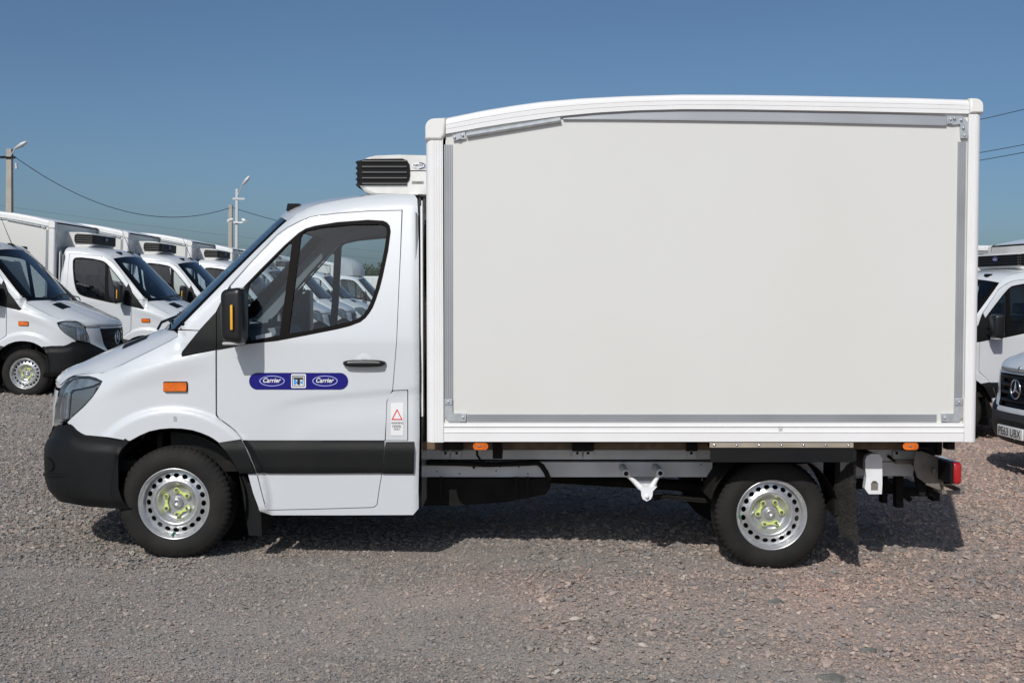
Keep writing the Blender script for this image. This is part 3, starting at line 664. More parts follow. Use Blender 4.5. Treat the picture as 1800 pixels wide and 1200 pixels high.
mb.grid(rrows, flip=True); mb.grid([[p - Vector((0, 0, 0.05)) for p in r] for r in rrows], mi=1); roof = mb.build('roof', PNT, van)
# marker lamps above the screen
for sg in (-1, 1):
    p = rrows[3][12 + sg * 8]; mb = MB(); mb.prism([(p.x - 0.04, p.z - 0.02), (p.x + 0.05, p.z - 0.01), (p.x + 0.045, p.z + 0.026), (p.x - 0.03, p.z + 0.026)], p.y - 0.04, p.y + 0.04); mb.build('roof_lamp', M['grille'], van)
p = rrows[3][12 + 2]; mb = MB(); mb.prism([(p.x - 0.05, p.z - 0.005), (p.x + 0.09, p.z + 0.0), (p.x + 0.05, p.z + 0.04), (p.x, p.z + 0.035)], p.y - 0.025, p.y + 0.025); mb.tube([p + Vector((0.01, 0, 0.03)), p + Vector((0.18, 0, 0.42))], [0.006, 0.003], 6); mb.build('aerial', M['black'], van)
# cab back wall
zt = Re[-1].z; zb = V(735, 895, 0.05).z; xw = XREAR - 0.02
mb = MB(); prof = [(-0.93, zb), (0.93, zb), (0.955, 1.2), (0.80, zt - 0.06), (0.70, zt - 0.01), (-0.70, zt - 0.01), (-0.80, zt - 0.06), (-0.955, 1.2)]
zw0, zw1 = 1.35, zt - 0.30
mb.add([(xw, y, z) for y, z in prof] + [(xw + 0.03, y, z) for y, z in prof], [list(range(8)), list(range(8, 16))[::-1]], 0); mb.m[-2] = 0
mb.build('cab_back_wall', [M['paint']], van)
mb = MB(); mb.box((xw - 0.012, -0.9, zb + 0.1), (xw - 0.005, 0.9, zt - 0.12)); mb.build('back_trim', M['trim'], van)
mb = MB(); mb.box((xw + 0.03, -0.90, 1.0), (xw + 0.036, -0.86, zt - 0.05)); 
mb.box((V(739, 380, .06).x, -0.94, 0.9), (V(742.5, 380, .06).x, -0.86, V(740, 362, .06).z)); pair('wind_deflector', mb, [M['boxframe']])
# interior
mb = MB(); dp = [V(*q, 0.6) for q in ((330, 640), (345, 590), (385, 578), (440, 570), (462, 578), (474, 600), (466, 640), (478, 700), (470, 800), (340, 800))]
mb.prism([(p.x, p.z) for p in dp], -0.88, 0.88); mb.build('dashboard', M['black'], van)
mb = MB(); mb.prism([(V(u, v, .9).x, V(u, v, .9).z) for u, v in ((440, 580), (490, 575), (500, 600), (495, 680), (440, 680))], -0.25, 0.22); mb.build('centre_console', M['trim'], van)
mb = MB(); sc_ = V(512, 590, 1.45); rws = []
ax = Vector((-0.45, 0, -0.6)).normalized(); a1 = Vector((0, 1, 0)); a2 = ax.cross(a1)
for k in range(33):
    a = 2 * math.pi * k / 32; dirr = a1 * math.cos(a) + a2 * math.sin(a)
    rws.append([sc_ + dirr * (0.19 + 0.014 * math.cos(b)) + ax * 0.014 * math.sin(b) for b in [2 * math.pi * j / 8 for j in range(9)]])
mb.grid(rws)
for a in (20, 160, 270): mb.tube([sc_ + ax * 0.03, sc_ + (a1 * math.cos(R(a)) + a2 * math.sin(R(a))) * 0.19], [0.04, 0.014], 6)
mb.tube([sc_, sc_ + ax * 0.3], 0.035, 8); mb.build('steering_wheel', M['gloss'], van)
for y0, y1 in ((-0.82, -0.36), (-0.34, 0.10), (0.32, 0.80)):
    mb = MB(); mb.box((XREAR - 0.62, y0, 0.98), (XREAR - 0.16, y1, 1.12), ch=0.04); mb.box((XREAR - 0.20, y0, 1.10), (XREAR - 0.07, y1, 1.66), ch=0.05); mb.box((XREAR - 0.19, y0 + 0.1, 1.68), (XREAR - 0.09, y1 - 0.1, 1.84), ch=0.03); mb.build('seat', M['black'], van)
mb = MB(); mb.box((XF[3][1] + 0.5, -0.9, 0.55), (XREAR - 0.03, 0.9, 0.62)); mb.box((XF[3][1] + 0.9, -0.88, 0.55), (XF[3][1] + 0.93, 0.88, 1.35)); mb.build('cab_floor', M['dark'], van)
mb = MB(); mb.box((XF[3][1] + 0.35, -0.55, 0.45), (WF.x + 0.9, 0.55, 1.05)); mb.build('engine_bay', M['dark'], van)
# door inner cards
mb = MB(); skin(mb, [(384, 625), (440, 607), (540, 594), (620, 577), (648, 560), (690, 560), (685, 690), (672, 880), (470, 885), (430, 770), (384, 730)], step=30, off=-0.07, thick=0.02, mi_in=0); pair('door_card', mb, [M['trim']])
# --- wheel housings
for tw in (0, 1):
    mb = MB(); rws = []
    for k in range(25):
        a = R(-12 + 195 * k / 24); rws.append([Vector((WF.x + 0.45 * math.cos(a), y, WF.z + 0.45 * math.sin(a))) for y in (-0.985, -0.90, -0.6, -0.42)])
    mb.grid(rws); mb.add([(WF.x + 0.46 * math.cos(R(a)), -0.43, WF.z + 0.46 * math.sin(R(a))) for a in range(0, 360, 15)], [list(range(24))]); (mb.mirrored() if tw else mb).build('wheel_housing', M['dark'], van)
mb = MB(); pp = [(421, 836), (434, 837), (447, 866), (459, 899), (461, 941), (438, 940), (432, 900), (427, 865)]
mb.prism([(V(u, v, .06).x, V(u, v, .06).z) for u, v in pp], -0.95, -0.68); pair('mud_flap', mb, [M['black']])
# --- wheels
def wheel(c, rot, name='wheel', tw=False, va=265):
    R0 = 0.356
    g = MB(); seg = 180
    prof = [(0.212, 0.03), (0.221, 0.008), (0.226, 0.000), (0.236, -0.004), (0.25, -0.010), (0.272, -0.0135), (0.292, -0.012), (0.302, -0.0085), (0.312, -0.004), (0.325, 0.001), (0.336, 0.008), (0.346, 0.019), (0.3535, 0.032), (R0, 0.045), (R0, 0.068), (0.346, 0.070), (0.346, 0.078), (R0, 0.080), (R0, 0.106), (0.346, 0.108), (0.346, 0.116), (R0, 0.118), (R0, 0.146), (0.346, 0.148), (0.346, 0.156), (R0, 0.158), (R0, 0.185), (0.352, 0.20), (0.33, 0.222), (0.29, 0.232), (0.25, 0.23), (0.212, 0.20)]
    def rf(i, k):
        if 9 <= i <= 12 and k % 3 == 0: return -0.008 if i > 9 else -0.003
        if i in (13, 14) and k % 3 == 0: return -0.010
        return 0
    # flatten on the ground
    g.lathe(prof, (0, 0, 0), seg, rfn=rf)
    for q in g.v:
        lim = -0.340
        if q.z < lim: q.y += (-0.006 if q.y < 0.1 else 0.006) * min(1, (lim - q.z) / 0.02); q.z = lim - (lim - q.z) * 0.15
    root = empty(name); root.parent = van; root.location = c
    if tw: root.rotation_euler = (0, 0, math.pi)
    root.rotation_mode = 'XYZ'
    g.build('tyre', M['tyre'], root)
    # rim disc with holes
    prof2 = [(0.0, 0.082), (0.098, 0.082), (0.108, 0.074), (0.118, 0.052), (0.128, 0.038), (0.138, 0.035), (0.147, 0.040), (0.155, 0.049), (0.188, 0.056), (0.196, 0.058)]
    mp = lambda u, v: Vector((u, interp(prof2, math.hypot(u, v)), -v))
    holes = []
    for k in range(20):
        a = R(rot) + 2 * math.pi * (k + 0.5) / 20; cx_, cy_ = 0.172 * math.cos(a), 0.172 * math.sin(a)
        ta = Vector((-math.sin(a), math.cos(a))); ra = Vector((math.cos(a), math.sin(a)))
        holes.append([tuple(Vector((cx_, cy_)) + ta * 0.0185 * math.cos(q) + ra * 0.0145 * math.sin(q)) for q in [2 * math.pi * j / 12 for j in range(12)]])
    g = MB(); skin(g, ellipse(0, 0, 0.196, 0.196, 72), holes=holes, step=0.0125, mapper=mp, thick=0.006, mi_in=0)
    g.lathe([(0.196, 0.20), (0.196, 0.058), (0.199, 0.045), (0.200, 0.030), (0.206, 0.024), (0.211, 0.020), (0.2125, 0.006), (0.217, 0.0), (0.222, -0.001), (0.2245, 0.003), (0.222, 0.012)], (0, 0, 0), 96)
    g.build('rim', M['rim'], root)
    g = MB(); g.lathe([(0.0, 0.056), (0.011, 0.056), (0.012, 0.053), (0.0225, 0.053), (0.0235, 0.055), (0.0240, 0.062), (0.033, 0.063), (0.034, 0.066), (0.0345, 0.082)], (0, 0, 0), 32)
    g.build('hub_cap', M['rim'], root)
    nuts = [(0.076 * math.cos(R(rot + 3) + k * math.pi / 3), 0.076 * math.sin(R(rot + 3) + k * math.pi / 3)) for k in range(6)]
    for (x, z) in nuts:
        g = MB(); g.lathe([(0.0, 0.052), (0.009, 0.052), (0.012, 0.056), (0.012, 0.084)], (x, 0, z), 6); g.s = [False] * len(g.s); g.build('wheel_nut', M['chrome'], root)
    for k in (0, 2, 4):
        (x0, z0), (x1, z1) = nuts[k], nuts[k + 1]; d = Vector((x1 - x0, z1 - z0)); L = d.length; d.normalize(); n_ = Vector((-d.y, d.x))
        g = MB(); loop = []
        for j in range(13):
            a = math.pi / 2 + math.pi * j / 12; loop.append(Vector((x0, z0)) + (d * math.cos(a) + n_ * math.sin(a)) * 0.0165)
        loop.append(Vector((x0, z0)) + d * (L / 2) - n_ * 0.006)
        for j in range(13):
            a = -math.pi / 2 + math.pi * j / 12; loop.append(Vector((x1, z1)) + (d * math.cos(a) + n_ * math.sin(a)) * 0.0165)
        loop.append(Vector((x0, z0)) + d * (L / 2) + n_ * 0.006)
        g.prism([tuple(p) for p in loop], 0.066, 0.074); 
        for (x, z) in (nuts[k], nuts[k + 1]): g.lathe([(0.0125, 0.066), (0.0125, 0.058), (0.0165, 0.058), (0.0175, 0.066)], (x, 0, z), 16)
        g.build('nut_pointer', M['yellow'], root)
    a = R(va); g = MB(); g.tube([(0.188 * math.cos(a), 0.05, 0.188 * math.sin(a)), (0.197 * math.cos(a), 0.012, 0.197 * math.sin(a))], 0.0055, 8); g.build('valve', M['green'], root)
    g = MB(); g.lathe([(0.0, 0.21), (0.19, 0.21)], (0, 0, 0), 24); g.lathe([(0.0, 0.10), (0.165, 0.10)], (0, 0, 0), 24); g.build('brake_disc', M['dark'], root)
    return root
wy = WF.y
wheel(WF, 28, va=265); wheel(WR, 1, va=184)
wheel(Vector((WF.x, -WF.y, WF.z)), 40, tw=True); wheel(Vector((WR.x, -WR.y, WR.z)), 130, tw=True)

# ------------------------------------------------------------------ box body
YB = -0.06                                            # near face of the frame, yb its van coordinate
yb = YB - 1.0
def B(u, v, dy=0.0): return V(u, v, YB + dy)
def bx(mbb, u0, v0, u1, v1, d0, d1, ch=0.0, mi=0):
    a = B(u0, v0); b = B(u1, v1); mbb.box((a.x, yb + d0, a.z), (b.x, yb + d1, b.z), mi, ch)
topc = [(749, 216), (783, 206), (850, 192.2), (900, 184), (950, 177), (1020, 171), (1100, 167), (1200, 164.2), (1300, 164.6), (1400, 166), (1500, 168), (1600, 170), (1704, 173.3), (1728, 174)]
botc = [(783, 235.5), (850, 223.5), (900, 215.5), (985, 204.2), (1050, 198), (1120, 194), (1200, 192), (1300, 192.3), (1400, 194), (1500, 195.6), (1600, 197.8), (1704, 200)]
XL = B(749, 500).x; XL2 = B(779, 500).x; XRR = B(1722.5, 480).x; XR1 = B(1699, 480).x
zbot = B(1200, 776).z
# front/rear/side/roof panels
def zt_(x, tab):
    t = sorted([(B(u, v).x, B(u, v).z) for u, v in tab]); return interp(t, x)
TT = sorted([(B(u, v).x, B(u, v).z) for u, v in topc]); BTT = sorted([(B(u, v).x, B(u, v).z) for u, v in botc])
pl = [(XL2 - 0.01, zbot + 0.05), (XR1 + 0.01, zbot + 0.05)] + [(x, z + 0.02) for x, z in reversed(BTT)]
pl = [(min(max(x, XL2 - 0.01), XR1 + 0.01), z) for x, z in pl]
mb = MB(); mb.prism(pl, yb + 0.022, yb + 0.08); pair('side_panel', mb, [M['boxpanel']])
mb = MB(); rws = []
xs = [lerp(XL + 0.02, XRR - 0.02, k / 40) for k in range(41)]
for x in xs: z = interp(TT, x); rws.append([Vector((x, y, z - (0.012 if abs(y) > 1.0 else 0.0) + 0.006)) for y in (yb + 0.05, yb + 0.10, 0, -yb - 0.10, -yb - 0.05)])
mb.grid(rws, flip=True); mb.grid([[p - Vector((0, 0, 0.06)) for p in r] for r in rws]); mb.build('roof_panel', M['boxframe'], van)
mb = MB(); zf = interp(TT, XL + 0.02) - 0.02; mb.box((XL + 0.02, yb + 0.05, zbot + 0.02), (XL + 0.08, -yb - 0.05, zf)); mb.build('front_panel', M['boxpanel'], van)
for s_ in (-1, 1):
    mb = MB(); mb.box((XRR - 0.07, 0.003 * s_, zbot + 0.03), (XRR - 0.03, s_ * (-yb - 0.05), interp(TT, XRR) - 0.05)); mb.build('rear_door', M['boxpanel'], van)
mb = MB(); mb.box((XL + 0.02, yb + 0.06, zbot + 0.02), (XRR - 0.03, -yb - 0.06, zbot + 0.06)); mb.build('box_floor', M['dark'], van)
# corner posts with shallow ribs
def post(x0, x1, z0, z1, ribs, round_left):
    g = MB(); n = 40; rws = []
    pts = []
    rad = 0.04
    if round_left: pts.append((x0, yb + 0.09))
    if round_left:
        for k in range(7): a = math.pi / 2 * k / 6; pts.append((x0 + rad - rad * math.cos(a), yb + rad - rad * math.sin(a)))
    else: pts.append((x0, yb + 0.03)); pts.append((x0, yb))
    xa, xb_ = (x0 + rad, x1) if round_left else (x0, x1 - rad)
    for rr in ribs:
        xr = lerp(xa, xb_, rr); pts += [(xr - 0.003, yb), (xr, yb + 0.003), (xr + 0.003, yb)]
    if not round_left:
        for k in range(7): a = math.pi / 2 * k / 6; pts.append((x1 - rad + rad * math.sin(a), yb + rad - rad * math.cos(a)))
        pts.append((x1, yb + 0.09))
    else: pts.append((x1, yb)); pts.append((x1, yb + 0.03))
    rws = [[Vector((x, y, z0)) for x, y in pts], [Vector((x, y, z1)) for x, y in pts]]
    g.grid(rws, smooth=False); 
    g.add([Vector((x, y, z0)) for x, y in pts], [list(range(len(pts)))[::-1]])
    return g
g = post(XL, XL2, zbot - 0.004, B(760, 244).z, (0.2, 0.45, 0.7, 0.9), True); pair('corner_post', g, [M['boxframe']])
g = post(XR1, XRR, zbot - 0.002, B(1715, 200.5).z, (0.12, 0.3, 0.5, 0.7, 0.9), False); pair('corner_post', g, [M['boxframe']])
# caps
def cap(x0, x1, z0, zl, zr, left):
    g = MB(); rws = []
    outl = []
    if left: outl = [(x0, z0), (x0, zl - 0.05)] + [(x0 + 0.06 - 0.06 * math.cos(a), zl - 0.055 + 0.055 * math.sin(a)) for a in [math.pi / 2 * k / 8 for k in range(1, 9)]] + [(x1, zr), (x1, z0 + 0.03), (x1 - 0.02, z0)]
    else: outl = [(x0, z0), (x0, zl)] + [(x1 - 0.05 + 0.05 * math.sin(a), zr - 0.05 + 0.05 * math.cos(a)) for a in [math.pi / 2 * k / 8 for k in range(0, 9)]] + [(x1, z0)]
    cx_ = sum(p[0] for p in outl) / len(outl); cz_ = sum(p[1] for p in outl) / len(outl)
    for d, s_ in ((0.0, 0.80), (0.002, 0.88), (0.008, 0.95), (0.018, 0.985), (0.035, 1.0), (0.09, 1.0)):
        rws.append([Vector((cx_ + (x - cx_) * s_, yb - 0.012 + d, cz_ + (z - cz_) * s_)) for x, z in outl + outl[:1]])
    g.grid(rws); n = len(outl); g.add(rws[0][:-1], [list(range(n))], 0, True)
    c0 = sum(p.y for p in rws[0]) 
    return g
g = cap(XL - 0.004, B(783, 220).x, B(760, 247).z, B(760, 208).z, B(783, 207).z, True); pair('corner_cap', g, [M['cap']])
g = cap(B(1704, 190).x, XRR + 0.004, B(1715, 200).z, B(1704, 173).z, B(1722, 173).z, False); pair('corner_cap', g, [M['cap']])
# top rail: profile with ribs following the curve
def rail(tt, bb, x0, x1, prof, n=60):
    g = MB(); rws = []
    for k in range(n + 1):
        x = lerp(x0, x1, k / n); zt2 = interp(tt, x); zb2 = interp(bb, x)
        rws.append([Vector((x, yb + d, lerp(zb2, zt2, f))) for f, d in prof])
    g.grid(rws, smooth=False, flip=True); return g
tprof = [(0.0, 0.03), (0.0, 0.0), (0.22, 0.0), (0.25, 0.004), (0.28, 0.0), (0.50, 0.0), (0.53, 0.004), (0.56, 0.0), (0.72, 0.002), (0.84, 0.008), (0.93, 0.02), (0.98, 0.035), (1.0, 0.06), (1.0, 0.12)]
g = rail(TT, BTT, B(783.5, 220).x, B(1703.5, 190).x, tprof); pair('top_rail', g, [M['boxframe']])
# bottom rail
b0 = [(-9, zbot), (9, zbot)]; t0 = [(-9, B(1200, 743).z), (9, B(1200, 743).z)]
bprof = [(0.0, 0.05), (0.0, 0.0), (0.47, 0.0), (0.49, -0.004), (0.53, -0.004), (0.55, 0.004), (0.78, 0.004), (0.80, -0.003), (0.84, -0.003), (0.86, 0.004), (1.0, 0.004), (1.0, 0.03)]
g = rail(t0, b0, XL2 + 0.002, XR1 - 0.002, bprof, 4); pair('bottom_rail', g, [M['boxframe']])
# sealant lines and hinge gaps
mb = MB(); bx(mb, 783.2, 207, 784.2, 236, 0.004, 0.02); bx(mb, 1703, 173, 1704, 200, 0.004, 0.02); mb.box((XR1 - 0.006, yb + 0.005, zbot), (XR1, yb + 0.02, B(1697, 700).z)); mb.build('sealant_line', M['sealant'], van)
mb = MB()
a = B(780, 254); b = B(796, 700); x0 = XL2 + 0.004; x1 = x0 + 0.055
def strip(x0, x1, z0, z1, vert=True, n=4):
    g = MB(); pts = []
    for k in range(n): f0 = k / n; f1 = (k + 1) / n; pts += [(f0 + 0.02, 0.0), (f0 + 0.06, -0.0035), (f1 - 0.06, -0.0035), (f1 - 0.02, 0.0)]
    yk = yb + 0.018
    if vert: g.grid([[Vector((lerp(x0, x1, f), yk + d, z)) for f, d in [(0, 0.01)] + pts + [(1, 0.01)]] for z in (z0, z1)], smooth=False)
    else: g.grid([[Vector((x, yk + d, lerp(z0, z1, f))) for f, d in [(0, 0.01)] + pts + [(1, 0.01)]] for x in (x0, x1)], smooth=False, flip=True)
    return g
pair('track_strip', strip(x0, x1, B(788, 700).z, B(788, 254).z), [M['alu']])
pair('track_strip', strip(XR1 - 0.058, XR1 - 0.004, B(1690, 698).z, B(1696, 249).z), [M['alu']])
pair('track_strip', strip(B(822, 735).x, B(1648, 735).x, B(1200, 742).z, B(1200, 728).z, False), [M['alu']])
# upper track: wide strip, plus slim raised rail to its front
utop = [(990, 204.5), (1050, 199.5), (1120, 195.3), (1200, 193.3), (1300, 193.8), (1400, 195.4), (1500, 197.3), (1600, 199.6), (1665, 203)]
ubot = [(990, 210), (1050, 210), (1120, 210.5), (1200, 211.5), (1300, 213), (1400, 214.5), (1500, 217), (1600, 219.3), (1665, 221)]
g = rail(sorted([(B(u, v).x, B(u, v).z) for u, v in utop]), sorted([(B(u, v).x, B(u, v).z) for u, v in ubot]), B(990, 205).x, B(1665, 205).x, [(0, 0.025), (0, 0.004), (0.16, 0.004), (0.2, 0.014), (0.92, 0.016), (1, 0.02)]); pair('upper_track', g, [M['alu']])
g = MB(); pa = B(820, 237.5); pb = B(985, 210.5)
for d, (o0, o1) in ((0.0, (0, 0)),):
    nrm_ = Vector((-(pb - pa).z, 0, (pb - pa).x)).normalized() * 0.0165
    rws = [[p + nrm_ * f + Vector((0, yb - p.y + dy, 0)) for f, dy in ((-1, 0.02), (-1, 0.002), (-0.3, -0.012), (0.4, -0.012), (1, 0.0), (1, 0.02))] for p in (pa, pb)]
    g.grid(rws, smooth=False, flip=True); g.add(rws[0], [list(range(6))]); g.add(rws[1], [list(range(6))[::-1]])
pair('slim_rail', g, [M['zinc']])
# clips and corner brackets
def bolt(g, p, r=0.006, d=0.006, mi=0):
    g.lathe([(0.0, -d), (r * 0.7, -d), (r, -d * 0.4), (r, d)], (p.x, p.y, p.z), 10, mi)
def pin(u, v, d): p = B(u, v); return Vector((p.x, yb + d, p.z))
def bracket(polys, bolts, name='bracket'):
    g = MB()
    for poly, d0, d1 in polys: g.prism([(B(u, v).x, B(u, v).z) for u, v in poly], yb + d0, yb + d1)
    for u, v in bolts: bolt(g, pin(u, v, 0.002), 0.008, 0.010)
    return pair(name, g, [M['zinc']])
bracket([([(795, 238), (817, 232), (819, 243.5), (797, 247.5)], 0.004, 0.02), ([(803, 236), (809.5, 234.3), (810.5, 244), (804, 245.5)], -0.006, 0.004)], [(799, 242), (813.5, 238.5)])
bracket([([(1665, 204), (1672, 203.5), (1692, 203.5), (1703.5, 216), (1703.5, 232), (1701, 243.5), (1690, 243.5), (1688.5, 218), (1675, 219.5), (1665, 218)], 0.006, 0.02), ([(1667, 205), (1675, 204.5), (1675, 218), (1667, 217)], 0.0, 0.006), ([(1690, 236), (1701, 236), (1701, 243), (1690, 243)], 0.0, 0.006)], [(1671, 210), (1678, 208.5), (1690, 211), (1693.5, 225), (1695.5, 238)])
bracket([([(781, 701), (795.5, 701), (795.5, 726.5), (820, 726.5), (820, 742), (790, 742), (781, 733)], 0.008, 0.02), ([(782, 701.5), (794.5, 701.5), (794.5, 710.5), (782, 710.5)], 0.0, 0.008), ([(809, 728), (819, 728), (819, 741), (809, 741)], 0.0, 0.008)], [(788, 706), (814, 733)])
bracket([([(1679, 698.5), (1693, 698.5), (1693.5, 734), (1685, 742), (1656, 742), (1656, 727), (1678, 727)], 0.008, 0.02), ([(1680, 702), (1692, 702), (1692, 711.5), (1680, 711.5)], 0.0, 0.008), ([(1657, 728.5), (1665, 728.5), (1665, 741), (1657, 741)], 0.0, 0.008)], [(1686, 706.5), (1661, 734)])
# little mark on the bottom rail
mb = MB(); fm = lambda u, v: pin(u, v, 0.0005)
mb.tube([fm(1372 + 3 * math.cos(a), 751 + 3 * math.sin(a)) for a in [2 * math.pi * k / 12 for k in range(13)]], 0.0016, 5, caps=False)
mb.tube([fm(1368.5, 756), fm(1375.5, 756)], 0.0016, 5)
mb.build('maker_mark', M['label'], van)
# ---- refrigeration unit
def U(u, v): p = V(u, v, 0.48); return p
ry0, ry1 = -0.55, 0.55
shell = [(749, 273.5), (700, 272), (660, 273.5), (645, 277), (636, 283), (631, 293), (630, 322), (632, 327), (640, 337), (652, 342.5), (749, 345.5)]
mb = MB(); rws = []
sh = [(U(u, v).x, U(u, v).z) for u, v in shell]; sh[0] = (XL + 0.02, sh[0][1]); sh[-1] = (XL + 0.02, sh[-1][1]); cxs = XL + 0.05; czs = U(690, 308).z
for y, s_ in ((ry0, 0.93), (ry0 + 0.006, 0.97), (ry0 + 0.02, 0.99), (ry0 + 0.04, 1.0), (0, 1.0), (ry1 - 0.04, 1.0), (ry1 - 0.02, 0.99), (ry1 - 0.006, 0.97), (ry1, 0.93)):
    rws.append([Vector((cxs + (x - cxs) * s_, y, czs + (z - czs) * s_)) for x, z in sh])
mb.grid(rws, flip=False); mb.add(rws[0], [list(range(len(sh)))[::-1]], 0, True); mb.add(rws[-1], [list(range(len(sh)))], 0, True)
unit = mb.build('cooling_unit', M['reefer'], van)
mb = MB(); mb.box((XL - 0.20, ry0 + 0.15, U(700, 345).z - 0.05), (XL + 0.02, ry1 - 0.15, U(700, 345).z + 0.02)); mb.box((XL - 0.02, ry0 + 0.05, U(700, 330).z), (XL + 0.02, ry1 - 0.05, U(700, 300).z)); mb.build('unit_bracket', M['steel'], unit)
# side grille panels, front grille, slats
gp = [(631.5, 284), (645, 280.8), (708, 280), (716, 283), (720.8, 290), (721.5, 300), (721.5, 310), (720, 318), (714, 324), (706, 325.5), (634, 327)]
mb = MB(); mb.prism([(U(u, v).x, U(u, v).z) for u, v in gp], ry0 - 0.008, ry0 + 0.03); mb.both()
zt1, zb1 = U(640, 284).z, U(640, 325).z; xg = U(630, 300).x
mb.box((xg - 0.006, ry0 + 0.01, zb1), (xg + 0.04, ry1 - 0.01, zt1)); ug = mb.build('unit_grille', M['grille'], unit)
for k in range(5):
    z = lerp(zt1 - 0.004, zb1 + 0.002, k / 4); g = MB(); x1 = U(716, 300).x
    path = [(x1, ry0 - 0.014), (xg + 0.03, ry0 - 0.014), (xg - 0.006, ry0 + 0.01), (xg - 0.02, ry0 + 0.05), (xg - 0.024, 0.0), (xg - 0.02, ry1 - 0.05), (xg - 0.006, ry1 - 0.01), (xg + 0.03, ry1 + 0.014), (x1, ry1 + 0.014)]
    g.grid([[Vector((x + dd * (1 if abs(y) < 0.5 else 0.3), y + (dd if y < -0.3 else (-dd if y > 0.3 else 0)), z + dz)) for dd, dz in ((0.02, 0.008), (0.0, 0.006), (-0.002, 0.0), (0.0, -0.006), (0.02, -0.010))] for x, y in path], smooth=False); g.build('slat', M['slat'], unit)
mb = MB(); a = U(722, 300.4); b = U(749, 301.6); mb.box((a.x, ry0 - 0.003, a.z), (b.x + 0.05, ry0 + 0.01, b.z)); mb.build('shell_seam', M['seam'], unit)
def ud(u, v, d=0.0): p = U(u, v); return Vector((p.x, ry0 - 0.004 - d, p.z))
mb = MB()
mb.add([ud(u, v) for u, v in ellipse(738, 292.3, 13.5, 6, 24)], [list(range(24))[::-1]], 2)
arc_o = [(736 + 13 * math.cos(a), 292.3 + 5.8 * math.sin(a)) for a in [R(-80 + 160 * k / 14) for k in range(15)]]; arc_i = [(735 + 12.2 * math.cos(a), 292.3 + 4.4 * math.sin(a)) for a in [R(-80 + 160 * k / 14) for k in range(15)]]
mb.add([ud(u, v, 0.002) for u, v in arc_o + arc_i], [(i, i + 15, i + 16, i + 1) for i in range(14)], 1)
put_text(mb, 'NEOS', 727, 290, 17.5, 3.2, lambda u, v: ud(u, v, 0.003), 0, shear=0.3, bold=0.01); put_text(mb, 'UK 2', 728.5, 294.6, 7.5, 1.5, lambda u, v: ud(u, v, 0.003), 1)
mb.build('unit_badge', [M['ink'], M['blue'], M['white']], unit)
mb = MB(); mb.add([ud(724.5, 319.5), ud(724.5, 324), ud(745.5, 323.6), ud(745.5, 319.2)], [(0, 1, 2, 3)], 0); put_text(mb, 'FC244267', 726, 320.4, 18, 2.4, lambda u, v: ud(u, v, 0.002), 1, bold=0.01); mb.build('unit_number_label', [M['label'], M['ink']], unit)
zz = lerp(zt1, zb1, 0.36); mb = MB(); mb.add([(xg - 0.032, 0.06 * math.cos(a), zz + 0.026 * math.sin(a)) for a in [2 * math.pi * k / 20 for k in range(20)]], [list(range(20))], 0); mb.add([(xg - 0.030, 0.066 * math.cos(a), zz + 0.031 * math.sin(a)) for a in [2 * math.pi * k / 20 for k in range(20)]], [list(range(20))], 1)
put_text(mb, 'Carrier', 0, 0, 0.085, 0.024, lambda u, v: Vector((xg - 0.0335, 0.0425 - u, zz + 0.012 - v)), 2, shear=0.3, bold=0.02); mb.build('oval_badge', [M['blue'], M['pale_blue'], M['white']], unit)
# hoses between cab and box
mb = MB()
for i, (u, yy_) in enumerate(((742, .35), (744, .42), (741.5, .5))):
    mb.tube([V(u + 2, 395 - i * 8, yy_), V(u + 4, 450, yy_), V(u, 560, yy_ + .05), V(u + 3, 680, yy_), V(u, 790, yy_)], 0.016, 6)
mb.build('coolant_hoses', M['dark'], van)
# ------------------------------------------------------------------ chassis
def cb(g, u0, v0, u1, v1, y0, y1, mi=0, ch=0.0):
    a = V(u0, v0, y0); b = V(u1, v1, y0); g.box((a.x, y0 - 1, a.z), (b.x, y1 - 1, b.z), mi, ch)
g = MB(); cb(g, 700, 812, 1252, 838, 0.52, 0.60); 
for u, v in ((768, 833 - 5), (808, 832), (833, 821), (850, 820), (872, 827), (879, 820), (912, 820), (928, 832), (1232, 816)): p = V(u, v, 0.52); g.lathe([(0.0, -0.001), (0.005 if u != 833 else 0.010, -0.001)], (p.x, p.y - 0.002, p.z), 10, 1)
cb(g, 1505, 812, 1612, 836, 0.52, 0.60); cb(g, 1400, 812, 1506, 826, 0.54, 0.60)
g.both(); g.build('chassis_rail', [M['chassis'], M['seam']], van)
g = MB(); cb(g, 738, 790.5, 1250, 807, 0.50, 0.58); cb(g, 1500, 790, 1612, 810, 0.50, 0.58); g.both(); g.build('subframe_rail', [M['chassis']], van)
g = MB(); cb(g, 742, 777, 1248, 789.5, 0.14, 0.20); cb(g, 1500, 777, 1600, 789, 0.14, 0.20); g.both(); g.build('floor_edge', M['wood'], van)
g = MB(); cb(g, 748, 786, 1640, 789, 0.16, 1.84); g.build('floor_underside', M['dark'], van)
for u0, u1, v1 in ((866, 883, 806), (778, 814, 791), (1006, 1044, 792), (1208, 1226, 792), (1590, 1606, 792)):
    g = MB(); cb(g, u0, 777.5, u1, v1, 0.10, 0.50); pair('cross_bearer', g, [M['dark']])
for u0, u1 in ((776, 790), (794, 811), (1007, 1023), (1026, 1042), (1207, 1224), (1570, 1584)):
    g = MB(); cb(g, u0, 793, u1, 806, 0.470, 0.499); p = V((u0 + u1) / 2, 796.5, 0.46); g.lathe([(0, 0), (0.008, 0), (0.010, 0.01)], (p.x, p.y, p.z), 6, 1); pair('mounting_bracket', g, [M['chassis'], M['dark']])
g = MB(); g.tube([V(*q, 0.44) for q in ((738, 813), (800, 814), (860, 816), (900, 815), (944, 813), (952, 818), (960, 830), (966, 845))], 0.017, 8)
